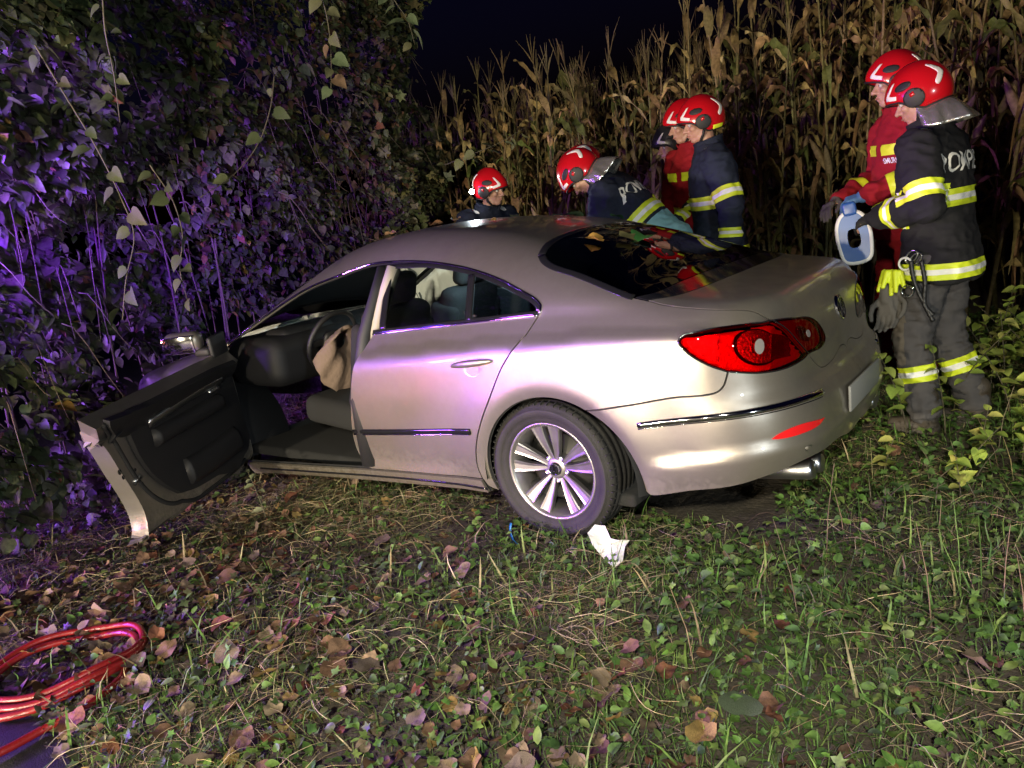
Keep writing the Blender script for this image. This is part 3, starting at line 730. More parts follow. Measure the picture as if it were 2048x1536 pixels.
# ------------------------------------------------------------------ wheels
def make_wheel():
    w = empty("wheel", (0, 0, 0), car)
    prof = [(-.085, .225), (-.100, .235), (-.112, .262), (-.114, .283), (-.106, .304), (-.088, .317), (-.070, .3195), (-.068, .313), (-.060, .313), (-.058, .3205), (-.026, .3215), (-.024, .314), (-.014, .314), (-.012, .322), (.012, .322), (.014, .314), (.024, .314), (.026, .3215), (.058, .3205), (.060, .313), (.068, .313), (.070, .3195), (.088, .317), (.106, .304), (.1125, .290), (.1145, .2895), (.114, .283), (.112, .262), (.1105, .2610), (.104, .244), (.100, .235), (.090, .225)]
    V, Fc = lathe_data(prof, 96, 'Y')
    ty = mesh_obj("tyre", V, [tuple(reversed(f)) for f in Fc], RUBBER, w)
    # shoulder sipes: short raised blocks round both shoulders
    bm = bmesh.new(); bm.from_mesh(ty.data)
    for k in range(60):
        a = 2 * math.pi * k / 60
        b = bmesh.new(); bmesh.ops.create_cube(b, size=1)
        bmesh.ops.scale(b, vec=(.004, .030, .010), verts=b.verts)
        bmesh.ops.transform(b, matrix=(Matrix.Rotation(-a, 4, 'Y') @ Matrix.Translation((.0, .090, .3165)) @ Matrix.Rotation(R(-18), 4, 'X')), verts=b.verts)
        me = bpy.data.meshes.new("t"); b.to_mesh(me); b.free(); bm.from_mesh(me); bpy.data.meshes.remove(me)
    bm.to_mesh(ty.data); bm.free()
    rp = [(-.09, .222), (-.09, .19), (.02, .185), (.055, .196), (.080, .208), (.090, .214), (.094, .222), (.092, .2285), (.086, .227)]
    V, Fc = lathe_data(rp, 72, 'Y'); mesh_obj("rim", V, [tuple(reversed(f)) for f in Fc], ALLOY, w)
    V, Fc = lathe_data([(.0, .0), (.0, .15), (-.02, .15), (-.03, .19), (-.08, .19)], 48, 'Y'); mesh_obj("brake_disc", V, Fc, mat("brake_iron", (.05, .048, .045), rough=.6, metal=.6), w)
    def spoke(a):
        bm = bmesh.new(); st = []
        N = 10
        for i in range(N + 1):
            t = i / N; r = .040 + t * .172
            half = .0100 + .0215 * t ** 1.2; y = .048 + .034 * t ** 1.4 + .004 * math.sin(t * 3.1)
            bend = .010 * math.sin(t * math.pi * .9)     # slight sweep
            row = []
            for (wx, dy) in ((-1, -.028), (-1, -.004), (-.82, .0), (-.45, -.0025), (.45, -.0025), (.82, .0), (1, -.004), (1, -.028)):
                row.append(bm.verts.new((wx * half + bend * a[1], y + dy, r)))
            st.append(row)
        for i in range(N):
            for j in range(7): bm.faces.new((st[i][j], st[i][j + 1], st[i + 1][j + 1], st[i + 1][j]))
        bm.faces.new(st[0]); bm.faces.new(st[-1])
        bmesh.ops.transform(bm, matrix=Matrix.Rotation(a[0], 4, 'Y'), verts=bm.verts)
        bmesh.ops.recalc_face_normals(bm, faces=bm.faces)
        return bm_obj("spoke", bm, ALLOY, w, smooth=False)
    for k in range(5):
        base = R(3 + 72 * k)
        spoke((base - R(12), -.5)); spoke((base + R(12), .5))
    V, Fc = lathe_data([(.0, .062), (.036, .058), (.050, .046), (.052, .032), (.050, .0)], 32, 'Y'); mesh_obj("hub", V, [tuple(reversed(f)) for f in Fc], ALLOY, w)
    V, Fc = lathe_data([(.048, .031), (.060, .029), (.064, .024), (.0645, .0)], 32, 'Y'); hc = mesh_obj("hub_cap", V, [tuple(reversed(f)) for f in Fc], GLOSS, w)
    emblem(w, Matrix.Translation((0, .0645, 0)) @ Matrix.Rotation(R(-90), 4, 'X') @ Matrix.Rotation(R(180), 4, 'Z'), .026, CHROME)
    for k in range(5):
        a = R(36 + 3 + 72 * k)
        V, Fc = lathe_data([(.03, .011), (.046, .011), (.050, .008), (.044, .006), (.044, .0)], 10, 'Y')
        b = mesh_obj("wheel_bolt", V, [tuple(reversed(f)) for f in Fc], SATIN, w); b.location = (math.sin(a) * .056, 0, math.cos(a) * .056)
    return w
wheel0 = make_wheel()
def copy_tree(o, parent=None):
    c = o.copy(); COL.objects.link(c); c.parent = parent
    for ch in list(o.children): copy_tree(ch, c)
    return c
wheel0.location = (.0, .765, .318); wheel0.rotation_euler = (0, R(2), 0)
for (x, y, z, rz) in ((.0, -.765, .318, 180), (2.70, .765, .20, 14), (2.70, -.765, .20, 194)):
    w = copy_tree(wheel0, car); w.location = (x, y, z); w.rotation_euler = (0, R(40), R(rz))
# wheel wells
for (cx, cz) in ((-.06, .30), (2.66, .185)):
    for sg in (1, -1):
        V, Fc = [], []; n = 24
        for i in range(n + 1):
            a = R(-6 + 190 * i / n)
            for (y, r) in ((.905, .392), (.86, .415), (.50, .42), (.50, .05)):
                V.append((cx + r * math.cos(a), sg * y, cz + r * math.sin(a)))
        for i in range(n):
            for j in range(3): Fc.append((i * 4 + j, i * 4 + j + 1, (i + 1) * 4 + j + 1, (i + 1) * 4 + j))
        mesh_obj("wheel_well", V, Fc, DARK, car)

# ------------------------------------------------------------------ interior
bm = bmesh.new()
rbox(bm, (1.0, 0, .20), (2.75, 1.60, .06), .02); rbox(bm, (-.55, 0, .40), (.8, 1.2, .1), .02)
rbox(bm, (-.2, 0, .72), (.10, 1.30, .62), .04)          # bulkhead behind the rear bench
rbox(bm, (-.33, 0, .985), (.34, 1.20, .03), .01)         # parcel shelf
rbox(bm, (1.2, 0, .36), (1.7, .24, .26), .05)            # tunnel and console
bm_obj("cabin_floor", bm, CARPET, car)
def seat(x, y, wd=.50, tilt=14, bench=False):
    s = empty("seat", (x, y, .0), car)
    bm = bmesh.new(); rbox(bm, (.06, 0, .40), (.52, wd, .17), .06, 4, Matrix.Rotation(R(-6), 3, 'Y')); bm_obj("seat_cushion", bm, CLOTHSEAT, s)
    bm = bmesh.new(); rot = Matrix.Rotation(R(-tilt), 3, 'Y'); rbox(bm, (-.28, 0, .72), (.15, wd * .96, .60), .06, 4, rot); rbox(bm, (-.25, wd * .43, .68), (.20, .09, .50), .04, 3, rot); rbox(bm, (-.25, -wd * .43, .68), (.20, .09, .50), .04, 3, rot)
    bm_obj("backrest", bm, CLOTHSEAT, s)
    for dy in ((0,) if not bench else (-.4, 0, .4)):
        bm = bmesh.new(); rbox(bm, (-.365, dy, 1.10), (.10, .27, .17), .04, 4, rot); rbox(bm, (-.35, dy + .05, 1.02), (.014, .014, .12), 0); rbox(bm, (-.35, dy - .05, 1.02), (.014, .014, .12), 0); bm_obj("headrest", bm, CLOTHSEAT, s)
    return s
seat(1.60, .38); seat(1.66, -.36); seat(.26, 0, 1.30, 20, True)
bm = bmesh.new(); rbox(bm, (2.18, 0, .72), (.50, 1.50, .30), .10, 5); rbox(bm, (2.12, .38, .85), (.22, .42, .10), .05, 4); rbox(bm, (1.95, 0, .58), (.2, .30, .40), .05, 3); bm_obj("dashboard", bm, INTERIOR, car)
V, Fc = [], []
ring = [(0, .185 * math.cos(t), .185 * math.sin(t)) for t in np.linspace(0, 2 * math.pi, 33)]
V, Fc = tube_data(ring, .015, 10, cap=False)
stw = mesh_obj("steering_wheel", V, Fc, TRIM, car); stw.location = (1.83, .38, .80); stw.rotation_euler = (0, R(-24), 0)
bm = bmesh.new(); rbox(bm, (.0, 0, 0), (.05, .16, .13), .03, 3); rbox(bm, (.01, 0, 0), (.02, .36, .045), .008, 2); rbox(bm, (.01, 0, -.09), (.02, .05, .17), .008, 2); bm_obj("wheel_spokes", bm, TRIM, stw)
# headliner: offset of the roof skin
panel("headliner", [ROOF_C, WS_SIDE[:4], [WS_SIDE[3], (1.38, .60, 1.24), (.9, .60, 1.29), (.45, .63, 1.25), (.2, .60, 1.24)], [(.2, .60, 1.24), (.17, .3, 1.3), s_top(.158, 0.)]], BEIGE, car, 'both', inset=.01, off=-.035, flange=0, h=.06)
# centre pillars (pale trim inside), seat belt, hanging side airbags
for sg in (1, -1):
    V, Fc = tube_data([(1.05, sg * .80, .30), (1.05, sg * .83, .60), (1.03, sg * .79, .93), (1.00, sg * .70, 1.12), (.985, sg * .635, 1.235)], [.075, .06, .042, .036, .036], 12)
    mesh_obj("centre_pillar", V, Fc, BEIGE if True else TRIM, car)
    V, Fc = tube_data([(1.12, sg * .85, .25), (1.13, sg * .875, .60), (1.06, sg * .84, .92), (1.045, sg * .73, 1.12), (1.05, sg * .65, 1.235)], [.07, .055, .038, .030, .030], 12)
    mesh_obj("pillar_cover", V, Fc, TRIM, car)
def cloth(name, top, drop, m, parent, seed=0, thick=.012):
    """loose sheet hanging from a polyline"""
    top = catmull(np.array(top, float), .03); n = len(top); k = 10; rr = random.Random(seed)
    ph = rr.random() * 6; V, Fc = [], []
    for i in range(n):
        d = drop(i / (n - 1))
        for j in range(k + 1):
            t = j / k; p = top[i].copy(); p[2] -= d * t
            w = .035 * math.sin(i * .9 + ph + t * 1.5) * t + .02 * math.sin(i * 2.3 + ph * 2 + t * 4) * t
            V.append((p[0] + .02 * math.sin(t * 5 + i * .4), p[1] + w, p[2] + .006 * math.sin(i * 1.7)))
    for i in range(n - 1):
        for j in range(k): Fc.append((i * (k + 1) + j, (i + 1) * (k + 1) + j, (i + 1) * (k + 1) + j + 1, i * (k + 1) + j + 1))
    o = mesh_obj(name, V, Fc, m, parent)
    md = o.modifiers.new("s", 'SOLIDIFY'); md.thickness = thick
    return o
cloth("curtain_airbag", [(1.62, -.60, 1.17), (1.85, -.64, 1.09), (2.02, -.68, 1.01), (2.16, -.71, .95)], lambda t: .10 + .28 * math.sin(.4 + t * 2.4) ** 2, AIRBAG, car, 3)
bm = bmesh.new(); rbox(bm, (1.62, -.715, .70), (1.0, .04, .46), .015); bm_obj("door_trim", bm, mat("grey_door_trim", (.06, .075, .085), rough=.6), car)
bm = bmesh.new(); rbox(bm, (1.66, -.685, .86), (.40, .02, .05), .008, 3, Matrix.Rotation(R(4), 3, "Y")); bm_obj("trim_inlay", bm, SATIN, car)
bm = bmesh.new(); rbox(bm, (1.60, -.665, .74), (.26, .05, .04), .014, 3, Matrix.Rotation(R(-18), 3, "Y")); bm_obj("pull_handle", bm, TRIM, car)

# courtesy lamp in the roof lining, on because the door is open
bm = bmesh.new(); rbox(bm, (.86, -.10, 1.325), (.14, .08, .02), .006, 2); bm_obj("courtesy_lamp", bm, mat("lamp_diffuser", (.7, .75, .75), rough=.4, emit=(.7, .95, 1.), emit_strength=4), car)
lamp("courtesy_lamp_light", (.86, -.10, 1.30), (1.85, -.68, .88), 45, (.62, .90, 1.0), .03, 110, .8)
# airbag added at the steering wheel, standing in for a pale indistinct form there
V, Fc = [], []; nn, kk = 26, 12
for i in range(nn):
    t = 2 * math.pi * i / nn
    for j in range(kk + 1):
        q = j / kk; rad = (.05 + .15 * q) * (1 + .10 * math.sin(3 * t + 1) * q); fold = .022 * math.sin(7 * t + 3 * q) * q
        y = .38 + rad * math.cos(t) * .85 + .03 * q; z = .80 + rad * math.sin(t) * .95 - .13 * q * q
        V.append((1.775 - .09 * math.sin(math.pi * q) - fold - .02 * math.sin(t) * q, y, z))
for i in range(nn):
    for j in range(kk):
        i2 = (i + 1) % nn; Fc.append((i * (kk + 1) + j, i2 * (kk + 1) + j, i2 * (kk + 1) + j + 1, i * (kk + 1) + j + 1))
ab = mesh_obj("airbag_stand_in", V, Fc, mat("stand_in_tan", (.22, .16, .125), rough=.9, bump=.4, bump_scale=50), car); md = ab.modifiers.new("t", 'SOLIDIFY'); md.thickness = .01

# ================================================================== PEOPLE
BAKE = bpy.data.scenes.new("bake")
class Prim:
    """collects closed shells as plain lists; behaves enough like a bmesh for bm_obj() and vox()"""
    def __init__(self): self.V = []; self.F = []
    def add(self, V, Fc):
        k = len(self.V); self.V.extend([tuple(v) for v in V]); self.F.extend([tuple(i + k for i in f) for f in Fc])
    def to_mesh(self, me): me.from_pydata(self.V, [], self.F); me.update()
    def free(self): pass
def _sph(u, v):
    V = [(0, 0, 1)] + [(math.sin(math.pi * j / v) * math.cos(2 * math.pi * i / u), math.sin(math.pi * j / v) * math.sin(2 * math.pi * i / u), math.cos(math.pi * j / v)) for j in range(1, v) for i in range(u)] + [(0, 0, -1)]
    Fc = [(0, 1 + i, 1 + (i + 1) % u) for i in range(u)]
    for j in range(v - 2):
        for i in range(u): Fc.append((1 + j * u + i, 1 + (j + 1) * u + i, 1 + (j + 1) * u + (i + 1) % u, 1 + j * u + (i + 1) % u))
    e = len(V) - 1
    Fc += [(e, 1 + (v - 2) * u + (i + 1) % u, 1 + (v - 2) * u + i) for i in range(u)]
    return np.array(V), Fc
SPH = _sph(14, 9)
def vox(bm, size, smooth=5, fac=.5):
    """fuse closed shells into one continuous surface; returns a new mesh"""
    me = bpy.data.meshes.new("tmp"); bm.to_mesh(me); bm.free()
    o = bpy.data.objects.new("tmp", me); BAKE.collection.objects.link(o)
    r = o.modifiers.new("r", 'REMESH'); r.mode = 'VOXEL'; r.voxel_size = size; r.use_smooth_shade = True
    if smooth:
        s = o.modifiers.new("s", 'SMOOTH'); s.factor = fac; s.iterations = smooth
    vl = BAKE.view_layers[0]; vl.update(); dg = vl.depsgraph
    out = bpy.data.meshes.new_from_object(o.evaluated_get(dg))
    bpy.data.objects.remove(o); bpy.data.meshes.remove(me)
    return out

def add_tube(bm, pts, rads, n=14):
    """closed tube with hemispherical ends; rads may be (wide, deep) pairs with a fixed side axis"""
    pts = [Vector(p) for p in pts]
    V, Fc = tube_data(pts, list(rads), n)
    bm.add(V, Fc)
    for p, r in zip(pts, rads): bm.add(SPH[0] * r + np.array(p), SPH[1])

def add_rings(bm, rings, n=20):
    """loft of ellipses: (center, side vector, front vector)"""
    V, Fc = [], []
    for c, s, f in rings:
        c, s, f = Vector(c), Vector(s), Vector(f)
        V += [c + s * (abs(math.cos(a)) ** .85 * math.copysign(1, math.cos(a))) + f * (abs(math.sin(a)) ** .85 * math.copysign(1, math.sin(a))) for a in [-2 * math.pi * j / n for j in range(n)]]
    for i in range(len(rings) - 1):
        for j in range(n): Fc.append((i * n + j, i * n + (j + 1) % n, (i + 1) * n + (j + 1) % n, (i + 1) * n + j))
    Fc.append(tuple(range(n - 1, -1, -1))); k = (len(rings) - 1) * n; Fc.append(tuple(range(k, k + n)))
    bm.add(V, Fc)

def add_ell(bm, c, r, rot=None):
    q = SPH[0] * np.array(r)
    if rot is not None: q = q @ np.array(rot.normalized()).T
    bm.add(q + np.array(c), SPH[1])

def wrinkle(me, amp, scale, seed=0., mask=None):
    n = len(me.vertices); co = np.empty(n * 3, np.float32); me.vertices.foreach_get("co", co); no = np.empty(n * 3, np.float32); me.vertices.foreach_get("normal", no)
    co = co.reshape(-1, 3); no = no.reshape(-1, 3); w = np.empty(n)
    for i, (x, y, z) in enumerate((co * scale + np.array((seed, seed * 1.7, 0))).tolist()):
        w[i] = noise.noise((x, y, z * 2.1)) + .5 * noise.noise((x * 2.3 + z, y * 2.3, z * 3.7))
    w = (1 - np.abs(w) * 2.2) * amp
    if mask is not None: w = w * np.array([mask(Vector(p)) for p in co])
    me.vertices.foreach_set("co", (co + no * w[:, None]).astype(np.float32).ravel()); me.update()

SKIN = mat("skin", (.46, .27, .19), rough=.5, bump=.1, bump_scale=300, base2=(.40, .21, .15), noise_scale=18, noise_amt=.3)
HELM_RED = mat("helmet_red", (.50, .006, .012), rough=.22, coat=.7, coat_rough=.08)
HELM_BLACK = mat("helmet_black", (.02, .02, .022), rough=.35)
WHITE_REFL = mat("white_reflective", (.78, .77, .72), rough=.45)
YELLOW = mat("yellow_tape", (.68, .80, .03), rough=.5, emit=None)
SILVER = mat("silver_tape", (.88, .88, .84), rough=.4, bump=.2, bump_scale=900)
NECK = mat("aluminised_cloth", (.62, .60, .54), rough=.24, metal=.85, bump=.6, bump_scale=28)
def cloth_mat(name, a, b):
    return mat(name, a, rough=.85, spec=.3, base2=b, noise_scale=12, noise_amt=.25, bump=.35, bump_scale=420)
NAVY = cloth_mat("navy_cloth", (.011, .015, .030), (.018, .024, .045))
BLACK = cloth_mat("black_cloth", (.010, .010, .012), (.018, .018, .020))
GREY_T = cloth_mat("grey_trouser_cloth", (.060, .058, .062), (.085, .080, .080))
KNEE = cloth_mat("knee_patch_cloth", (.11, .095, .075), (.13, .115, .095))
RED_C = cloth_mat("red_cloth", (.30, .008, .016), (.24, .006, .012))
TEAL = cloth_mat("lamplit_cloth", (.20, .42, .46), (.25, .48, .52))  # lamplight on the navy jacket, painted as a pale blue tone
GLOVE_D = cloth_mat("dark_glove", (.015, .015, .015), (.03, .03, .028))
GLOVE_B = mat("blue_glove", (.10, .22, .42), rough=.45)
GLOVE_G = cloth_mat("grey_glove", (.09, .085, .075), (.12, .11, .10))
BOOT = mat("boot_leather", (.03, .027, .024), rough=.55, base2=(.07, .055, .04), noise_scale=8, noise_amt=.2, bump=.3, bump_scale=120)
EYE = mat("eye", (.55, .53, .5), rough=.15)
HAIR = mat("hair", (.02, .014, .01), rough=.7)
RUBBERSEAL = mat("helmet_seal", (.012, .012, .012), rough=.6)
LIP = mat("lip", (.36, .15, .12), rough=.45)

def Rz(a): return Matrix.Rotation(R(a), 3, 'Z')
def Ry(a): return Matrix.Rotation(R(a), 3, 'Y')
def Rx(a): return Matrix.Rotation(R(a), 3, 'X')

def hand_prims(bm, wrist, fwd, palm_n, curl=.5, s=1.0, mirror=1):
    """palm, four fingers and a thumb grown from the wrist; palm_n points out of the palm"""
    f = Vector(fwd).normalized(); n = Vector(palm_n); n = (n - f * n.dot(f)).normalized(); sd = f.cross(n) * mirror
    w = Vector(wrist)
    add_tube(bm, [w - f * .02, w + f * .03], [.026 * s, .027 * s], 10)
    for k in (-1, 0, 1):
        add_tube(bm, [w + f * .02 + sd * k * .014, w + f * .085 * s + sd * k * .024], [.019 * s, .016 * s], 8)
    for k, (L, o) in enumerate(((.070, -.033), (.080, -.011), (.076, .011), (.060, .032))):
        p = w + f * .088 * s + sd * o * s; d = f.copy(); a = curl * .9
        pts = [p - f * .012]; rad = [.0105 * s]
        for j, fr in enumerate((.45, .32, .23)):
            d = (d * math.cos(a) + n * math.sin(a)).normalized(); p = p + d * L * fr * s * 1.15; pts.append(p); rad.append((.0098 - .0009 * j) * s)
            m = (n - d * n.dot(d)); n2 = m.normalized() if m.length > .05 else n
            a = curl * 1.1
        add_tube(bm, pts, rad, 8)
    b = w + f * .030 * s - sd * .024 * s
    t1 = b + (f * .6 - sd * .7 + n * .35).normalized() * .042 * s
    t2 = t1 + (f * .85 - sd * .1 + n * .5 * (curl + .3)).normalized() * .034 * s
    t3 = t2 + (f * .8 + sd * .25 + n * .5 * (curl + .3)).normalized() * .026 * s
    add_tube(bm, [b, t1, t2, t3], [.016 * s, .0125 * s, .011 * s, .0095 * s], 8)

def head_prims(bm, M):
    """M: 4x4 head frame (x forward, z up), origin between the ears"""
    A = lambda x, y, z: M @ Vector((x, y, z)); r3 = M.to_3x3()
    add_ell(bm, A(-.005, 0, .045), (.098, .077, .098), r3)
    add_ell(bm, A(.030, 0, -.030), (.062, .060, .078), r3)
    add_ell(bm, A(.052, 0, -.092), (.034, .036, .022), r3)          # chin
    add_tube(bm, [A(-.01, .052, -.045), A(.035, .036, -.088)], [.020, .018], 8); add_tube(bm, [A(-.01, -.052, -.045), A(.035, -.036, -.088)], [.020, .018], 8)
    add_tube(bm, [A(.086, 0, .018), A(.104, 0, -.012), A(.116, 0, -.030)], [.0085, .0105, .0125], 8)   # nose
    for s in (1, -1):
        add_ell(bm, A(.100, s * .012, -.033), (.012, .009, .008), r3)
        add_tube(bm, [A(.082, s * .012, .028), A(.072, s * .048, .026)], [.0115, .010], 8)             # brow
        add_ell(bm, A(.062, s * .042, -.020), (.026, .022, .022), r3)                                  # cheek
        add_ell(bm, A(-.005, s * .079, .0), (.020, .009, .032), r3)                                    # ear
    add_tube(bm, [A(.082, -.020, -.058), A(.093, 0, -.056), A(.082, .020, -.058)], [.007, .0085, .007], 8)
    add_tube(bm, [A(.080, -.018, -.069), A(.090, 0, -.070), A(.080, .018, -.069)], [.007, .0085, .007], 8)

def add_face(body, M):
    r3 = M.to_3x3()
    for s in (1, -1):
        bm = Prim(); add_ell(bm, M @ Vector((.079, s * .031, .004)), (.0115, .0125, .0105), r3)
        e = bm_obj("eye", bm, EYE, body)
        bm = Prim(); add_ell(bm, M @ Vector((.0895, s * .031, .004)), (.0025, .0055, .0055), r3); bm_obj("iris", bm, HAIR, e)
        bm = Prim(); add_tube(bm, [M @ Vector((.0955, s * .016, .033)), M @ Vector((.090, s * .035, .037)), M @ Vector((.078, s * .052, .031))], [.0035, .0045, .003], 6); bm_obj("eyebrow", bm, HAIR, body)
    bm = Prim(); add_tube(bm, [M @ Vector((.0885, -.020, -.0635)), M @ Vector((.101, 0, -.063)), M @ Vector((.0885, .020, -.0635))], [.003, .0048, .003], 6); bm_obj("lips", bm, LIP, body)

def make_helmet(parent, M, shell=HELM_RED, curtain=True, lamp_on=False, tag_yellow=False):
    """M: head frame. Rounded shell that drops behind the ears, with vents, side discs and white chevrons."""
    a, b, c, z0 = .150, .122, .145, .026
    def edge(th):        # elevation angle of the rim for azimuth th (0 = front)
        t = abs(math.degrees(th)); 
        return R(np.interp(t, [0, 30, 55, 75, 95, 120, 150, 180], [2, 0, -6, -26, -38, -36, -34, -34]))
    def surf(th, ph, off=0.):
        ct, st = math.cos(th), math.sin(th); cp, sp = math.cos(ph), math.sin(ph)
        k = 1 + .10 * max(0, ct) ** 3 * max(0, 1 - abs(ph - R(12)) / R(45))      # brow bulge
        x = (a + off) * cp * ct * k - .012; y = (b + off) * cp * st * (1 - .06 * max(0, ct)); z = z0 + (c + off) * sp * (1 if sp > 0 else .95)
        ridge = .010 * math.exp(-(y / .035) ** 2) * max(0, sp) ** .5
        return M @ Vector((x, y, z + ridge))
    n, k = 56, 16; V, Fc = [surf(0, R(90))], []
    for j in range(1, k + 1):
        for i in range(n):
            th = 2 * math.pi * i / n - math.pi; e = edge(th); V.append(surf(th, R(90) + (e - R(90)) * j / k))
    for i in range(n): Fc.append((0, 1 + i, 1 + (i + 1) % n))
    for j in range(k - 1):
        for i in range(n): Fc.append((1 + j * n + i, 1 + (j + 1) * n + i, 1 + (j + 1) * n + (i + 1) % n, 1 + j * n + (i + 1) % n))
    h = mesh_obj("helmet", V, Fc, shell, parent)
    md = h.modifiers.new("t", 'SOLIDIFY'); md.thickness = .010; md.offset = -1
    rim = [surf(2 * math.pi * i / n - math.pi, edge(2 * math.pi * i / n - math.pi), -.001) for i in range(n)]
    V, Fc = tube_data(rim + [rim[0]], .0055, 8, cap=False); mesh_obj("helmet_rim", V, Fc, RUBBERSEAL, h)
    def patch(name, poly, m, off=.002, par=None):
        """poly in degrees (azimuth, elevation); conforms to the shell"""
        L = catmull(np.array(poly, float), 4, closed=True) if len(poly) > 7 else np.array(poly, float)
        cen = L.mean(0); rows = 5; V, Fc = [], []
        Ls = []
        for i in range(len(L)):
            p, q = L[i], L[(i + 1) % len(L)]
            for t in (0, .34, .67): Ls.append(p + (q - p) * t)
        L = np.array(Ls); co = [Vector(p) for p in L]; nn = len(L)
        lo, hi = L.min(0), L.max(0)
        G = np.array([(x, y) for x in np.arange(lo[0], hi[0], 4.) for y in np.arange(lo[1], hi[1], 4.)])
        if len(G): G = G[in_poly(G, L)]; co += [Vector(p) for p in G]
        r = delaunay_2d_cdt(co, [(i, (i + 1) % nn) for i in range(nn)], [], 0, 1e-4)
        vs = np.array([(v.x, v.y) for v in r[0]]); tr = np.array([f for f in r[2] if len(f) == 3]); tr = tr[in_poly(vs[tr].mean(1), L)]
        V = [surf(R(p[0]), R(p[1]), off) for p in vs]
        o = mesh_obj(name, V, tr, m, par or h)
        s = o.modifiers.new("t", 'SOLIDIFY'); s.thickness = .0025
        return o
    for s in (1, -1):
        circ = lambda cx, cy, rx, ry, nn=14: [(s * (cx + rx * math.cos(t)), cy + ry * math.sin(t)) for t in np.linspace(0, 2 * math.pi, nn, endpoint=False)]
        patch("side_disc", circ(82, -10, 19, 19), RUBBERSEAL, .005)
        patch("disc_mark", [(s * 78, -6), (s * 86, -4), (s * 85, 3), (s * 77, 1)], shell, .008)
        patch("vent", circ(68, 20, 17, 8), RUBBERSEAL, .003)
        patch("chevron", [(s * 128, 48), (s * 136, 46), (s * 152, 22), (s * 146, 14), (s * 128, -2), (s * 124, 4), (s * 137, 20), (s * 136, 24)][:7] + [(s * 137, 23)], WHITE_REFL, .002)
        patch("chevron", [(s * 40, 36), (s * 46, 36), (s * 34, 14), (s * 52, 8), (s * 50, 1), (s * 24, 8), (s * 24, 14)], WHITE_REFL, .002)
    # chin strap
    A = lambda x, y, z: M @ Vector((x, y, z))
    V, Fc = tube_data([A(.0, .085, -.02), A(.015, .080, -.07), A(.035, .045, -.112), A(.04, 0, -.120), A(.035, -.045, -.112), A(.015, -.080, -.07), A(.0, -.085, -.02)], .0085, 8); mesh_obj("chin_strap", V, Fc, RUBBERSEAL, h)
    if curtain:
        V, Fc = [], []; rows = 9; cols = 33
        rr = random.Random(int(abs(M[0][3]) * 1000))
        ph0 = rr.random() * 6
        for j in range(rows + 1):
            t = j / rows
            for i in range(cols + 1):
                th = R(78 + 204 * i / cols); e = edge((th + math.pi) % (2 * math.pi) - math.pi)
                p0 = surf(th, e, -.006); out = M.to_3x3() @ Vector((math.cos(th), math.sin(th), 0))
                wav = .014 * math.sin(i * .75 + ph0 + t) * t + .008 * math.sin(i * 1.9 + ph0 * 2 + 3 * t) * t
                back = max(0, -math.cos(th))
                V.append(p0 + out * ((.030 + .055 * back) * t ** .8 + wav) + M.to_3x3() @ Vector((0, 0, -(.100 + .035 * back) * t ** 1.15)))
        for j in range(rows):
            for i in range(cols): Fc.append((j * (cols + 1) + i, (j + 1) * (cols + 1) + i, (j + 1) * (cols + 1) + i + 1, j * (cols + 1) + i + 1))
        cu = mesh_obj("neck_curtain", V, Fc, NECK, h); s = cu.modifiers.new("t", 'SOLIDIFY'); s.thickness = .004
    if tag_yellow:
        patch("yellow_tag", [(106, -24), (140, -22), (140, -33), (106, -35)], YELLOW, .006)
    return h, surf, patch

def band_from(me, c, axis, hw, keep, parent, name="reflective_band", mats=(None, None), lift=.004, plain=False):
    """reflective tape: the strip of a garment between two planes, lifted off the cloth"""
    c = Vector(c); ax = Vector(axis).normalized()
    nf = len(me.polygons); cen = np.empty(nf * 3, np.float32); me.polygons.foreach_get("center", cen); cen = cen.reshape(-1, 3)
    near = np.where(np.abs((cen - np.array(c)) @ np.array(ax)) < hw + .03)[0]
    bm = bmesh.new(); vm = {}
    vno = me.vertex_normals
    for i in near:
        if not keep(Vector(cen[i])): continue
        vs = []
        for vi in me.polygons[int(i)].vertices:
            if vi not in vm:
                vm[vi] = bm.verts.new(me.vertices[vi].co + me.vertices[vi].normal * lift)
            vs.append(vm[vi])
        bm.faces.new(vs)
    if not bm.faces: bm.free(); return None
    for d in (-hw, -hw * .33, hw * .33, hw):
        bmesh.ops.bisect_plane(bm, geom=list(bm.verts) + list(bm.edges) + list(bm.faces), plane_co=c + ax * d, plane_no=ax, clear_outer=(d == hw), clear_inner=(d == -hw))
    bm.faces.index_update()
    for f in bm.faces:
        f.material_index = 0 if (plain or abs((f.calc_center_median() - c).dot(ax)) > hw * .33) else 1
    # one object for each separate piece of tape
    bm.faces.ensure_lookup_table(); seen = set(); isl = []
    for f in bm.faces:
        if f.index in seen: continue
        st = [f]; seen.add(f.index); cur = []
        while st:
            q = st.pop(); cur.append(q)
            for e in q.edges:
                for g in e.link_faces:
                    if g.index not in seen: seen.add(g.index); st.append(g)
        isl.append(cur)
    tot = len(bm.faces); o = None
    for cur in isl:
        if len(cur) < .07 * tot: continue
        b2 = bmesh.new(); vm2 = {}
        for f in cur:
            vs = []
            for v in f.verts:
                if v not in vm2: vm2[v] = b2.verts.new(v.co)
                vs.append(vm2[v])
            nf = b2.faces.new(vs); nf.material_index = f.material_index
        o = bm_obj(name, b2, list(mats), parent)
    bm.free()
    return o

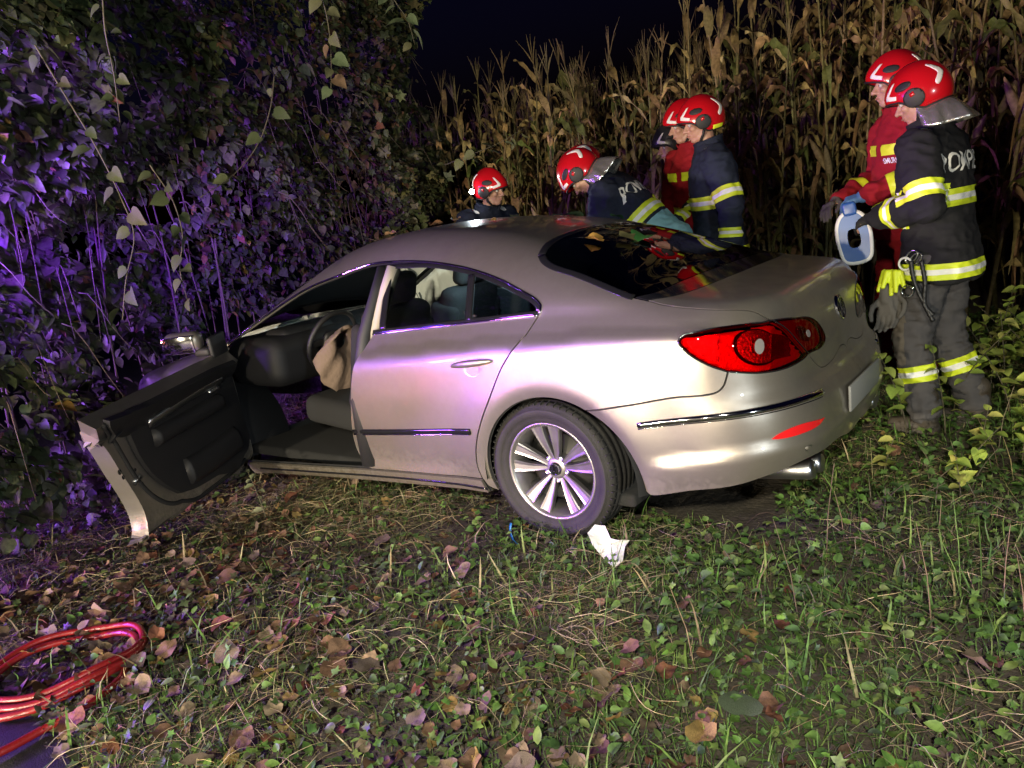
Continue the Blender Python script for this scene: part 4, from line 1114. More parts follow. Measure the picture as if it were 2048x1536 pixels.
def lettering(text, me, origin, xdir, ydir, size, m, parent, name="lettering", lift=.005, bold=.012, maxw=None):
    """text laid on a garment by projecting it along -(x cross y)"""
    cu = bpy.data.curves.new("t", 'FONT'); cu.body = text; cu.size = size; cu.align_x = 'CENTER'; cu.align_y = 'CENTER'; cu.offset = bold * size; cu.resolution_u = 3
    to = bpy.data.objects.new("t", cu); BAKE.collection.objects.link(to)
    BAKE.view_layers[0].update(); dg = BAKE.view_layers[0].depsgraph; tm = bpy.data.meshes.new_from_object(to.evaluated_get(dg))
    bpy.data.objects.remove(to); bpy.data.curves.remove(cu)
    bm = bmesh.new(); bm.from_mesh(tm); bpy.data.meshes.remove(tm)
    bmesh.ops.triangulate(bm, faces=bm.faces)
    for _ in range(3):
        long = [e for e in bm.edges if e.calc_length() > size * .14]
        if not long: break
        bmesh.ops.subdivide_edges(bm, edges=long, cuts=1); bmesh.ops.triangulate(bm, faces=bm.faces)
    x, y = Vector(xdir).normalized(), Vector(ydir); y = (y - x * y.dot(x)).normalized(); nz = x.cross(y)
    vv = np.empty(len(me.vertices) * 3, np.float32); me.vertices.foreach_get('co', vv); bvh = BVHTree.FromPolygons([tuple(q) for q in vv.reshape(-1, 3).tolist()], [tuple(p.vertices) for p in me.polygons])
    for v in bm.verts:
        p = Vector(origin) + x * v.co.x + y * (v.co.y * 1.25)
        hit_, nn, _, _ = bvh.ray_cast(p + nz * .35, -nz, .7)
        v.co = (hit_ + nz * lift) if hit_ is not None else p - nz * .02
    o = bm_obj(name, bm, m, parent, smooth=False)
    return o

def ground_z(x, y):
    """terrain height"""
    z = -.030 * max(0., x - .6) ** 1.15
    z += .13 * float(ss(-.55, -1.5, y)) + .06 * max(0., -1.5 - y)
    z += .02 * noise.noise(Vector((x * 1.3, y * 1.3, 0))) + .010 * noise.noise(Vector((x * 4.1, y * 4.1, 3)))
    return z

def person(label, loc, yaw, head_yaw=0, head_pitch=0, lean=0, side=0, arms=None, legs=None, jacket=NAVY, trousers=BLACK, outfit='fire', helmet=HELM_RED, curtain=True, scale=1., text=None, text2=None, gloves=GLOVE_D, lower=None, hand_pose=None, helmet_kw={}, group=None, voxel=.0105, body_vox=.006, tro_bands=True):
    zg = ground_z(loc[0], loc[1]) if len(loc) < 3 else loc[2]
    rt = Matrix.Translation((loc[0], loc[1], zg)) @ Matrix.Rotation(R(yaw), 4, 'Z') @ Matrix.Scale(scale, 4)
    pel = Vector((0, 0, .95))
    U = Matrix.Rotation(R(lean), 3, 'Y') @ Matrix.Rotation(R(side), 3, 'X')
    up = lambda x, y, z: pel + U @ (Vector((x, y, z)) - pel)      # a point of the upper body
    arms = arms or {}; legs = legs or {}
    shL, shR = up(-.005, .185, 1.455), up(-.005, -.185, 1.455)
    elL, wrL = [up(*p) for p in arms.get('L', ((-.03, .27, 1.17), (.08, .26, .92)))]
    elR, wrR = [up(*p) for p in arms.get('R', ((-.03, -.27, 1.17), (.08, -.26, .92)))]
    knL, anL = [Vector(p) for p in legs.get('L', ((.03, .12, .50), (-.02, .13, .09)))]
    knR, anR = [Vector(p) for p in legs.get('R', ((.03, -.12, .50), (-.02, -.13, .09)))]
    hipL, hipR = Vector((0, .10, .93)), Vector((0, -.10, .93))
    nk = up(.0, 0, 1.54)
    HM = Matrix.Translation(up(.035, 0, 1.70)) @ U.to_4x4() @ Matrix.Rotation(R(head_yaw), 4, 'Z') @ Matrix.Rotation(R(head_pitch), 4, 'Y')
    # ---------------- body: one continuous mesh
    bm = Prim()
    head_prims(bm, HM)
    add_tube(bm, [nk - U @ Vector((.0, 0, .06)), HM @ Vector((-.01, 0, -.05))], [.062, .056], 12)
    S = U @ Vector((0, 1, 0)); Fw = U @ Vector((1, 0, 0))
    add_rings(bm, [(Vector((0, 0, .86)), (0, .15, 0), (.10, 0, 0)), (Vector((0, 0, 1.0)), S * .15, Fw * .10), (up(0, 0, 1.15), S * .14, Fw * .10), (up(0, 0, 1.35), S * .165, Fw * .115), (up(-.005, 0, 1.47), S * .15, Fw * .09), (up(-.005, 0, 1.53), S * .07, Fw * .06)], 16)
    for sh, el, wr in ((shL, elL, wrL), (shR, elR, wrR)): add_tube(bm, [sh, el, wr], [.052, .042, .030], 10)
    for hp, kn, an in ((hipL, knL, anL), (hipR, knR, anR)): add_tube(bm, [hp, kn, an], [.085, .058, .042], 10)
    hp_ = hand_pose or {}
    for key, el, wr, mi in (('L', elL, wrL, 1), ('R', elR, wrR, -1)):
        f = (wr - el).normalized(); d = hp_.get(key, {})
        fw = U @ Vector(d['fwd']) if 'fwd' in d else f
        pn = U @ Vector(d.get('palm', (0, -mi, 0)))
        hand_prims(bm, wr, fw, pn, d.get('curl', .45), 1., mi)
    me = vox(bm, body_vox, 3)
    me.materials.append(SKIN)
    me.transform(rt)
    body_o = bpy.data.objects.new("person", me); link(body_o); me.polygons.foreach_set("use_smooth", [True] * len(me.polygons))
    tag(body_o, label, "person", group)
    wM = rt @ HM
    add_face(body_o, wM)
    # ---------------- gloves
    for key, el, wr, mi in (('L', elL, wrL, 1), ('R', elR, wrR, -1)):
        g = gloves.get(key) if isinstance(gloves, dict) else gloves
        if g is None: continue
        f = (wr - el).normalized(); d = hp_.get(key, {}); bm = Prim()
        fw = U @ Vector(d['fwd']) if 'fwd' in d else f
        hand_prims(bm, wr, fw, U @ Vector(d.get('palm', (0, -mi, 0))), d.get('curl', .45), 1.12, mi)
        add_tube(bm, [wr - f * .05, wr + f * .02], [.042, .036], 10)
        gm = vox(bm, .006, 3); gm.materials.append(g); gm.transform(rt); gm.polygons.foreach_set("use_smooth", [True] * len(gm.polygons))
        go = bpy.data.objects.new("glove", gm); link(go, body_o)
        if g is GLOVE_D and outfit == 'fire':
            band_from(gm, rt @ (wr - f * .035), rt.to_3x3() @ f, .016, lambda p: True, go, "glove_cuff_band", (YELLOW, SILVER), .003, plain=True)
    # ---------------- trousers
    bm = Prim()
    hem = .10
    for hp, kn, an in ((hipL, knL, anL), (hipR, knR, anR)):
        low = an + (kn - an).normalized() * .05
        add_tube(bm, [hp, hp.lerp(kn, .5), kn, kn.lerp(low, .45), low], [.112, .098, .088, .085, .078], 14)
    add_rings(bm, [(Vector((0, 0, .82)), (0, .17, 0), (.115, 0, 0)), (Vector((0, 0, .98)), (0, .165, 0), (.118, 0, 0)), (up(0, 0, 1.08), S * .155, Fw * .112)], 16)
    tm = vox(bm, voxel, 6); wrinkle(tm, .012, 9., yaw * .1, lambda p: 1.)
    tm.materials.append(trousers); tm.transform(rt); tm.polygons.foreach_set("use_smooth", [True] * len(tm.polygons))
    to = bpy.data.objects.new("trousers", tm); link(to, body_o)
    if tro_bands:
        for kn, an, sy in ((knL, anL, 1), (knR, anR, -1)):
            c = kn.lerp(an, .42)
            band_from(tm, rt @ c, rt.to_3x3() @ (kn - an), .042, (lambda p, c=c: (p - rt @ c).length < .16), to, "reflective_band", (YELLOW, SILVER))
    # ---------------- boots
    for an, kn in ((anL, knL), (anR, knR)):
        bm = Prim()
        tz = an.copy(); tz.z = an.z
        add_tube(bm, [an + Vector((0, 0, .12)), an + Vector((-.005, 0, .0))], [.062, .056], 12)
        add_tube(bm, [an + Vector((-.025, 0, -.045)), an + Vector((.08, 0, -.045)), an + Vector((.16, 0, -.048))], [.045, .046, .040], 12)
        add_ell(bm, an + Vector((.075, 0, -.074)), (.145, .052, .016))
        bmm = vox(bm, .008, 3); bmm.materials.append(BOOT); bmm.transform(rt); bmm.polygons.foreach_set("use_smooth", [True] * len(bmm.polygons))
        link(bpy.data.objects.new("boot", bmm), body_o)
    # ---------------- jacket
    bm = Prim(); fire = outfit == 'fire'
    hemz = .80 if fire else .86
    bw = 1.0 if fire else .93
    add_rings(bm, [(Vector((-.01, 0, hemz)), (0, .225 * bw, 0), (.175 * bw, 0, 0)), (Vector((0, 0, .95)), S * .215 * bw, Fw * .168 * bw), (up(0, 0, 1.08), S * .195 * bw, Fw * .148 * bw), (up(0, 0, 1.25), S * .212 * bw, Fw * .158 * bw), (up(-.005, 0, 1.40), S * .218 * bw, Fw * .150 * bw), (up(-.01, 0, 1.49), S * .175 * bw, Fw * .118 * bw), (up(-.005, 0, 1.535), S * .105, Fw * .095), (up(.0, 0, 1.585), S * .092, Fw * .088)], 22)
    cuffs = []
    for sh, el, wr in ((shL, elL, wrL), (shR, elR, wrR)):
        e = wr + (el - wr).normalized() * .015
        add_tube(bm, [sh, sh.lerp(el, .5), el, el.lerp(e, .5), e], [.098 * bw, .088 * bw, .080 * bw, .070 * bw, .058 * bw], 14)
    jm = vox(bm, voxel, 7)
    wrinkle(jm, .0125, 8., yaw * .07 + 3, lambda p: .55 + .45 * min(1., abs((U.inverted() @ (p - pel)).y) / .2))
    jm.materials.append(jacket); jm.transform(rt); jm.polygons.foreach_set("use_smooth", [True] * len(jm.polygons))
    jo = bpy.data.objects.new("jacket", jm); link(jo, body_o)
    W3 = rt.to_3x3()
    def seg_d(p, a, b):
        ab = b - a; t = max(0, min(1, (p - a).dot(ab) / ab.length_squared)); return (p - a - ab * t).length
    armsegs = [(rt @ sh, rt @ el, rt @ wr) for sh, el, wr in ((shL, elL, wrL), (shR, elR, wrR))]
    def torso(p):
        q = U.inverted() @ (rt.inverted() @ p - pel)
        for s_, e_, w_ in armsegs:
            if min(seg_d(p, s_.lerp(e_, .35), e_), seg_d(p, e_, w_)) < .112 and (abs(q.y) > .19): return False
        return abs(q.y) < .25 and abs(q.x) < .24
    bands = (YELLOW, SILVER)
    if fire:
        band_from(jm, rt @ up(0, 0, 1.20), W3 @ U @ Vector((0, 0, 1)), .042, torso, jo, mats=bands)
        band_from(jm, rt @ Vector((0, 0, .862)), W3 @ Vector((0, 0, 1)), .040, torso, jo, mats=bands)
        for sh, el, wr in ((shL, elL, wrL), (shR, elR, wrR)):
            c = sh.lerp(el, .78); band_from(jm, rt @ c, W3 @ (sh - el), .040, (lambda p, c=c, sh=sh, el=el: seg_d(p, rt @ sh, rt @ el) < .125 and (p - rt @ c).length < .15), jo, mats=bands)
            c = el.lerp(wr, .62); band_from(jm, rt @ c, W3 @ (el - wr), .030, (lambda p, c=c, el=el, wr=wr: seg_d(p, rt @ el, rt @ wr) < .105 and (p - rt @ c).length < .13), jo, mats=bands)
        # shoulder tab
        for s_ in (1, -1):
            lettering("I", jm, rt @ up(.0, s_ * .13, 1.56), W3 @ (U @ Vector((0, -1, 0))), W3 @ (U @ Vector((1, 0, 0))), .075, SILVER, jo, "shoulder_tab", .004, .14)
    else:
        for z_ in (1.36, 1.12):
            band_from(jm, rt @ up(0, 0, z_), W3 @ U @ Vector((0, 0, 1)), .030, (lambda p: torso(p) and abs((U.inverted() @ (rt.inverted() @ p - pel)).y) > .025), jo, mats=(YELLOW, YELLOW), plain=True)
        for sh, el, wr in ((shL, elL, wrL), (shR, elR, wrR)):
            c = el.lerp(wr, .55); band_from(jm, rt @ c, W3 @ (el - wr), .028, (lambda p, c=c, el=el, wr=wr: seg_d(p, rt @ el, rt @ wr) < .11 and (p - rt @ c).length < .13), jo, mats=(YELLOW, YELLOW), plain=True)
    if text:      # across the back
        lettering(text, jm, rt @ up(-.15, 0, 1.36), W3 @ (U @ Vector((0, -1, 0))), W3 @ (U @ Vector((0, 0, 1))), .105, WHITE_REFL, jo, "back_lettering", .005, .010)
    if text2:     # on the chest
        t_, yy, zz, sz = text2
        lettering(t_, jm, rt @ up(.15, yy, zz), W3 @ (U @ Vector((0, 1, 0))), W3 @ (U @ Vector((0, 0, 1))), sz, WHITE_REFL, jo, "chest_lettering", .005, .02)
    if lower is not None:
        band_from(jm, rt @ up(0, 0, .99), W3 @ U @ Vector((0, 0, 1)), .15, torso, jo, "lamplit_back", (lower, lower), .003, plain=True)  # lamplight on the lower back, put into the colour
    # collar
    V, Fc = [], []; n = 28
    for j in range(4):
        for i in range(n + 1):
            t = R(25 + 310 * i / n); rr = .088 + .012 * j / 3
            V.append(rt @ up(.005 + rr * math.cos(t), rr * 1.05 * math.sin(t), 1.535 + .062 * j / 3 - .02 * math.cos(t) * (j / 3)))
    for j in range(3):
        for i in range(n): Fc.append((j * (n + 1) + i, j * (n + 1) + i + 1, (j + 1) * (n + 1) + i + 1, (j + 1) * (n + 1) + i))
    co = mesh_obj("collar", V, Fc, jacket, jo); sdm = co.modifiers.new("t", 'SOLIDIFY'); sdm.thickness = .008
    # ---------------- helmet
    if helmet is not None:
        h, surf, patch = make_helmet(body_o, wM, helmet, curtain, **helmet_kw)
    return dict(body=body_o, jacket=jo, trousers=to, rt=rt, up=up, U=U, HM=wM, helmet=h if helmet is not None else None, wr=(rt @ wrL, rt @ wrR), el=(rt @ elL, rt @ elR), kn=(rt @ knL, rt @ knR), an=(rt @ anL, rt @ anR), jm=jm, tm=tm, surf=surf if helmet is not None else None, patch=patch if helmet is not None else None)

GRP = "rescuers in red helmets round the car"
P7 = person("firefighter in black turnout jacket and grey trousers standing behind the trunk, seen full length", (-1.27, -.98), -12, head_yaw=14, head_pitch=12, lean=5,
            arms={'L': ((-.06, .275, 1.185), (.215, .20, 1.165)), 'R': ((.0, -.27, 1.17), (.27, -.12, 1.16))},
            legs={'L': ((.10, .11, .50), (.02, .13, .085)), 'R': ((.02, -.12, .50), (-.14, -.13, .085))},
            jacket=BLACK, trousers=GREY_T, text="POMPIERI", group=GRP, scale=1.0, gloves={'L': GLOVE_D, 'R': GLOVE_B},
            hand_pose={'L': dict(palm=(0, -.6, -.8), curl=.7), 'R': dict(palm=(0, .6, -.6), curl=.6)})
P6 = person("paramedic in red jacket with yellow tape, standing just left of the full-length firefighter", (-1.0, -1.62), 38, head_yaw=-14, lean=2, outfit='medic', jacket=RED_C, trousers=RED_C, curtain=False, group=GRP, tro_bands=False, scale=1.03,
            arms={'L': ((.02, .27, 1.20), (.30, .16, 1.14)), 'R': ((.03, -.26, 1.2), (.34, -.10, 1.12))}, gloves={'L': GLOVE_B, 'R': GLOVE_G}, text2=("SMURD", .11, 1.30, .035),
            hand_pose={'L': dict(palm=(0, -.3, -.9), curl=.8), 'R': dict(palm=(0, .3, -.9), curl=.6)})
P5 = person("firefighter in navy jacket standing upright at the far side, arm hanging, yellow helmet tag", (.14, -1.60), 30, head_yaw=4, head_pitch=4, lean=3, group=GRP, curtain=False, jacket=NAVY, helmet_kw=dict(tag_yellow=True),
            arms={'L': ((-.05, .285, 1.17), (-.02, .30, .90)), 'R': ((.06, -.27, 1.18), (.28, -.16, 1.05))}, text2=None)
P4 = person("paramedic in red jacket half hidden behind the upright navy firefighter", (.42, -1.98), 62, head_yaw=-22, head_pitch=6, lean=4, outfit='medic', jacket=RED_C, trousers=RED_C, curtain=False, group=GRP, tro_bands=False, scale=1.0,
            arms={'L': ((.05, .27, 1.18), (.26, .2, 1.05)), 'R': ((.02, -.28, 1.17), (.18, -.27, .98))})
P8 = person("rescuer in dark clothes and black helmet, furthest back behind the paramedic", (.66, -2.45, .06), 40, head_yaw=10, lean=9, group=GRP, curtain=False, jacket=BLACK, helmet=HELM_BLACK, text2=("POMPIERI", 0., 1.36, .075),
            arms={'L': ((.02, .28, 1.18), (.20, .24, 1.0)), 'R': ((.02, -.28, 1.17), (.22, -.2, 1.02))})
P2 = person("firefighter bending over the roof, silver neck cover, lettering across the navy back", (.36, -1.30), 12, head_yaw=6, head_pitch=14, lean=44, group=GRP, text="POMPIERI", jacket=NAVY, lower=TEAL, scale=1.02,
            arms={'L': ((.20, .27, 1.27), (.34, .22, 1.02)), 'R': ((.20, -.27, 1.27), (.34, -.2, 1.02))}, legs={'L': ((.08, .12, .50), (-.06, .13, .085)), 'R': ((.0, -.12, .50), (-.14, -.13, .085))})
P3 = person("firefighter stooping close behind the bending one, only helmet and shoulder showing", (.60, -1.74), 30, head_yaw=15, head_pitch=22, lean=40, group=GRP, text2=("POMPIERI", 0., 1.38, .075), jacket=BLACK, curtain=False, scale=1.0,
            arms={'L': ((.14, .27, 1.22), (.32, .22, 1.02)), 'R': ((.14, -.27, 1.22), (.32, -.2, 1.02))})
P1 = person("firefighter with a lit helmet lamp at the bushes, looking up beyond the roof", (2.16, -1.62, -.05), 160, head_yaw=20, head_pitch=-8, lean=16, group=GRP, jacket=NAVY, curtain=False, scale=.98,
            arms={'L': ((.1, .28, 1.2), (.30, .2, 1.05)), 'R': ((.1, -.28, 1.2), (.30, -.2, 1.05))})
# lit lamp on the side of that helmet
_lm = P1['HM']
lp = _lm @ Vector((-.075, -.150, .015)); ld = ((CAM + Vector((1.2, 0, -.6))) - lp).normalized()
bm = Prim(); add_tube(bm, [lp - ld * .05, lp], [.016, .019], 12); bm_obj("helmet_lamp", bm, HELM_BLACK, P1['helmet'])
V, Fc = lathe_data([(.004, .0), (.0, .019)], 20, 'Z'); ls = mesh_obj("lamp_lens", V, Fc, mat("lit_lens", (1, 1, 1), emit=(.9, .95, 1.), emit_strength=160), P1['helmet'])
ls.matrix_world = Matrix.Translation(lp + ld * .0205) @ ld.to_track_quat('Z', 'Y').to_matrix().to_4x4()
lamp("helmet_lamp_light", lp + ld * .03, lp + ld * 1.0 + Vector((-.25, 0, -.25)), 30, (.80, .93, 1.0), .015, 95, .6)

# ================================================================== GROUND AND PLANTS
def fast_mesh(name, V, T, mats, cols=None, smooth=False):
    V = np.asarray(V, np.float32); T = np.asarray(T, np.int32)
    me = bpy.data.meshes.new(name)
    me.vertices.add(len(V)); me.vertices.foreach_set("co", V.ravel())
    me.loops.add(T.size); me.loops.foreach_set("vertex_index", T.ravel())
    me.polygons.add(len(T)); me.polygons.foreach_set("loop_start", np.arange(0, T.size, T.shape[1], dtype=np.int32))
    me.polygons.foreach_set("loop_total", np.full(len(T), T.shape[1], np.int32))
    if smooth: me.polygons.foreach_set("use_smooth", np.ones(len(T), bool))
    for m in (mats if isinstance(mats, (list, tuple)) else [mats]): me.materials.append(m)
    if cols is not None:
        ca = me.color_attributes.new("col", 'FLOAT_COLOR', 'POINT')
        ca.data.foreach_set("color", np.concatenate([cols, np.ones((len(cols), 1))], 1).astype(np.float32).ravel())
    me.update(calc_edges=True); me.validate()
    return me

def leaf_mat(name, rough=.5, spec=.4, use_obj=False, bump=.3, trans=.18):
    m = bpy.data.materials.new(name); m.use_nodes = True; nt = m.node_tree; p = nt.nodes["Principled BSDF"]
    p.inputs["Roughness"].default_value = rough; p.inputs["Specular IOR Level"].default_value = spec
    if use_obj:
        a = nt.nodes.new("ShaderNodeObjectInfo"); src = a.outputs["Color"]
    else:
        a = nt.nodes.new("ShaderNodeVertexColor"); a.layer_name = "col"; src = a.outputs["Color"]
    tc = nt.nodes.new("ShaderNodeTexCoord"); n = nt.nodes.new("ShaderNodeTexNoise"); n.inputs["Scale"].default_value = 45; n.inputs["Detail"].default_value = 4
    nt.links.new(tc.outputs["Object"], n.inputs["Vector"])
    mr = nt.nodes.new("ShaderNodeMapRange"); mr.inputs["From Min"].default_value = .3; mr.inputs["From Max"].default_value = .7; mr.inputs["To Min"].default_value = .65; mr.inputs["To Max"].default_value = 1.25
    nt.links.new(n.outputs["Fac"], mr.inputs["Value"])
    mx = nt.nodes.new("ShaderNodeVectorMath"); mx.operation = 'SCALE'
    nt.links.new(src, mx.inputs[0]); nt.links.new(mr.outputs[0], mx.inputs["Scale"])
    nt.links.new(mx.outputs[0], p.inputs["Base Color"])
    b = nt.nodes.new("ShaderNodeBump"); b.inputs["Strength"].default_value = bump; b.inputs["Distance"].default_value = .004
    nt.links.new(n.outputs["Fac"], b.inputs["Height"]); nt.links.new(b.outputs[0], p.inputs["Normal"])
    if trans:
        t = nt.nodes.new("ShaderNodeBsdfTranslucent"); nt.links.new(mx.outputs[0], t.inputs[0])
        ms = nt.nodes.new("ShaderNodeMixShader"); ms.inputs[0].default_value = trans
        o = nt.nodes["Material Output"]
        nt.links.new(p.outputs[0], ms.inputs[1]); nt.links.new(t.outputs[0], ms.inputs[2]); nt.links.new(ms.outputs[0], o.inputs[0])
    return m
LEAF = leaf_mat("living_leaf"); DRYLEAF = leaf_mat("dry_leaf", .75, .2, trans=.1); FALLEN = leaf_mat("fallen_leaf", .7, .25, True, trans=0); GRASS = leaf_mat("grass_blade", .6, .3)
STEM = mat("stem_bark", (.10, .075, .05), rough=.85, base2=(.16, .12, .08), noise_scale=30, noise_amt=.2, bump=.4, bump_scale=90)
VINE = mat("vine_stem", (.075, .065, .04), rough=.7)

# ---- leaf templates: unit length along +x, triangles
def fan(pts, zf=None, c=(.4, 0, 0)):
    V = [c] + [(x, y, (zf(x, y) if zf else 0)) for x, y in pts]; n = len(pts)
    return np.array(V, float), np.array([(0, 1 + i, 1 + (i + 1) % n) for i in range(n)])
def t_ovate(w=.30, fold=.22, curl=.25):
    xs = [0, .22, .5, .78, 1.]; hw = [0, w * .85, w, w * .62, 0]
    z = lambda x: -curl * (x - .35) ** 2
    V = [(x, 0, z(x)) for x in xs] + [(x, h, z(x) + fold * h) for x, h in zip(xs[1:4], hw[1:4])] + [(x, -h, z(x) + fold * h) for x, h in zip(xs[1:4], hw[1:4])]
    T = [(0, 1, 5), (1, 2, 6), (1, 6, 5), (2, 3, 7), (2, 7, 6), (3, 4, 7), (0, 8, 1), (1, 9, 2), (1, 8, 9), (2, 10, 3), (2, 9, 10), (3, 10, 4)]
    return np.array(V, float), np.array(T)
def t_heart(curl=.2, fold=.25):
    P = [(0, 0), (-.06, .17), (.03, .34), (.25, .43), (.5, .37), (.75, .2), (1, 0), (.75, -.2), (.5, -.37), (.25, -.43), (.03, -.34), (-.06, -.17)]
    return fan(P, lambda x, y: fold * abs(y) - curl * (x - .3) ** 2)
def t_maple(curl=.2, fold=.2):
    P = []
    for a, r in ((0, .62), (14, .36), (30, .40), (52, .60), (68, .33), (90, .36), (118, .50), (150, .24), (180, .12), (210, .24), (242, .50), (270, .36), (292, .33), (308, .60), (330, .40), (346, .36)):
        P.append((.38 + r * math.cos(R(a)), r * math.sin(R(a)) * .95))
    return fan(P, lambda x, y: fold * abs(y) - curl * (x - .38) ** 2, (.38, 0, 0))
def t_round(curl=.1):
    P = [(.45 + .45 * math.cos(a), .42 * math.sin(a)) for a in np.linspace(0, 2 * math.pi, 9)[:-1]]
    return fan(P, lambda x, y: .18 * abs(y) - curl * (x - .4) ** 2, (.45, 0, -.02))
def t_dead(seed):
    rr = random.Random(seed); ang = np.linspace(0, 2 * math.pi, 17)[:-1]
    V = [(.45, 0, 0)]; ring1, ring2 = [], []
    def out(a): # ovate-heart outline with jags
        x, y = math.cos(a), math.sin(a); d_ = abs(math.degrees(a) - (360 if a > math.pi else 0)); r = float(np.interp(d_, [0, 20, 45, 75, 110, 145, 180], [.60, .44, .42, .46, .47, .43, .30])) + rr.uniform(-.05, .04)
        return .45 + r * x, r * y * .95
    tilt = rr.uniform(-.5, .5); ph = rr.uniform(0, 6); cur = rr.uniform(.2, 1.1)
    for k in (.55, 1.):
        for a in ang:
            x, y = out(a); x = .45 + (x - .45) * k; y = y * k
            z = cur * (y * y * 1.4 + tilt * (x - .45) * y * 1.2 + .25 * (x - .45) ** 2) + .06 * k * math.sin(3 * a + ph) + rr.uniform(-.035, .035)
            V.append((x, y, z))
    n = 16; T = [(0, 1 + i, 1 + (i + 1) % n) for i in range(n)]
    for i in range(n):
        j = (i + 1) % n; T += [(1 + i, 1 + n + i, 1 + n + j), (1 + i, 1 + n + j, 1 + j)]
    # stalk
    k = len(V); V += [(.02, .008, .0), (.02, -.008, .0), (-.28, .004, .03), (-.28, -.004, .03)]; T += [(k, k + 1, k + 3), (k, k + 3, k + 2)]
    return np.array(V, float), np.array(T)
def t_blade(bend=.5, w=.022):
    xs = [0, .35, .7, 1.]; V = []
    for x in xs:
        h = w * (1 - x ** 2 * .9); z = math.sin(x * 1.2) * (1 - bend * x * .6); xx = bend * x ** 2
        V += [(xx, h, z), (xx, -h, z)]
    T = []
    for i in range(3): T += [(2 * i, 2 * i + 1, 2 * i + 3), (2 * i, 2 * i + 3, 2 * i + 2)]
    return np.array(V, float), np.array(T)
def t_straw(seed, w=.008):
    rr = random.Random(seed); V = []; y = z = 0; ay = rr.uniform(-.5, .5); n = 6; az = rr.uniform(.0, .25)
    for i in range(n + 1):
        x = i / n; yy = ay * (x - .5) ** 2 + .04 * math.sin(5 * x + seed); zz = az * math.sin(math.pi * x) + .02 * math.sin(9 * x + seed)
        V += [(x - .5, yy - w / 2, zz), (x - .5, yy + w / 2, zz + w * .5)]
    T = []
    for i in range(n): T += [(2 * i, 2 * i + 1, 2 * i + 3), (2 * i, 2 * i + 3, 2 * i + 2)]
    return np.array(V, float), np.array(T)

def rots(yaw, pitch, roll):
    cy, sy, cp, sp, cr, sr = np.cos(yaw), np.sin(yaw), np.cos(pitch), np.sin(pitch), np.cos(roll), np.sin(roll)
    M = np.empty((len(yaw), 3, 3))
    M[:, 0, 0] = cy * cp; M[:, 0, 1] = cy * sp * sr - sy * cr; M[:, 0, 2] = cy * sp * cr + sy * sr
    M[:, 1, 0] = sy * cp; M[:, 1, 1] = sy * sp * sr + cy * cr; M[:, 1, 2] = sy * sp * cr - cy * sr
    M[:, 2, 0] = -sp; M[:, 2, 1] = cp * sr; M[:, 2, 2] = cp * cr
    return M
def scatter(tmpl, pos, M, scale, cols):
    """arrays of V, T, C for many copies of one template"""
    tv, tt = tmpl; n = len(pos); k = len(tv)
    V = np.einsum('nij,kj->nki', M, tv) * np.asarray(scale)[:, None, None] + pos[:, None, :]
    T = (tt[None] + (np.arange(n) * k)[:, None, None]).reshape(-1, 3)
    return V.reshape(-1, 3), T, np.repeat(cols, k, axis=0)
def merge(parts):
    Vs, Ts, Cs, o = [], [], [], 0
    for V, T, C in parts:
        Vs.append(V); Ts.append(T + o); Cs.append(C); o += len(V)
    return np.concatenate(Vs), np.concatenate(Ts), np.concatenate(Cs)
def pick_cols(n, pal, jit=.25):
    pal = np.array(pal); c = pal[rng.integers(0, len(pal), n)]
    return np.clip(c * (1 + rng.uniform(-jit, jit, (n, 1))) * (1 + rng.uniform(-.08, .08, (n, 3))), .002, 1)

gz_v = np.vectorize(ground_z)
# ------------------------------------------------------------------ terrain
def soil_mat():
    m = mat("soil", (.060, .047, .034), rough=.95, base2=(.105, .085, .060), noise_scale=7, noise_amt=.25, bump=1.0, bump_scale=45)
    return m
xs = np.concatenate([np.linspace(-60, -5, 12), np.arange(-4.9, 7.0, .08), np.linspace(7.2, 60, 12)]); ys = np.concatenate([np.linspace(-60, -8, 12), np.arange(-7.9, 4.5, .08), np.linspace(4.7, 60, 12)])
gx, gy = np.meshgrid(xs, ys, indexing='ij'); gzv = gz_v(gx, gy)
far = np.clip((np.maximum(np.abs(gx), np.abs(gy)) - 7) / 20, 0, 1); gzv = gzv * (1 - far) + far * .3
V = np.stack([gx, gy, gzv], -1).reshape(-1, 3); ny = len(ys)
ii, jj = np.meshgrid(np.arange(len(xs) - 1), np.arange(ny - 1), indexing='ij'); a_ = (ii * ny + jj).ravel()
T = np.concatenate([np.stack([a_, a_ + ny, a_ + ny + 1], 1), np.stack([a_, a_ + ny + 1, a_ + 1], 1)])
ground = bpy.data.objects.new("ground", fast_mesh("ground", V, T, soil_mat(), smooth=True)); link(ground); ground["kind"] = "structure"
# road edge, lower left: worn asphalt, a little above the soil, with a crumbled edge
def road_edge(x): return 2.70 + .05 * math.sin(x * 3.1) + .05 * noise.noise(Vector((x * 5, 0, 7))) + .10 * max(0, .55 - x) ** 1.2 * 3
RV, RF_ = [], []
rx = np.arange(-6, 12, .06)
for i, x in enumerate(rx):
    y0 = road_edge(x); 
    for j, y in enumerate((y0, y0 + .03, y0 + .3, y0 + 1.2, y0 + 8)): RV.append((x, y, ground_z(x, min(y, 4.)) * (1 if j < 3 else .4) + (.002 if j == 0 else .022)))
for i in range(len(rx) - 1):
    for j in range(4): RF_.append((i * 5 + j, (i + 1) * 5 + j, (i + 1) * 5 + j + 1, i * 5 + j + 1))
road = mesh_obj("road", RV, RF_, mat("worn_asphalt", (.030, .028, .027), rough=.9, base2=(.055, .05, .046), noise_scale=60, noise_amt=.3, bump=.8, bump_scale=220)); road["kind"] = "structure"

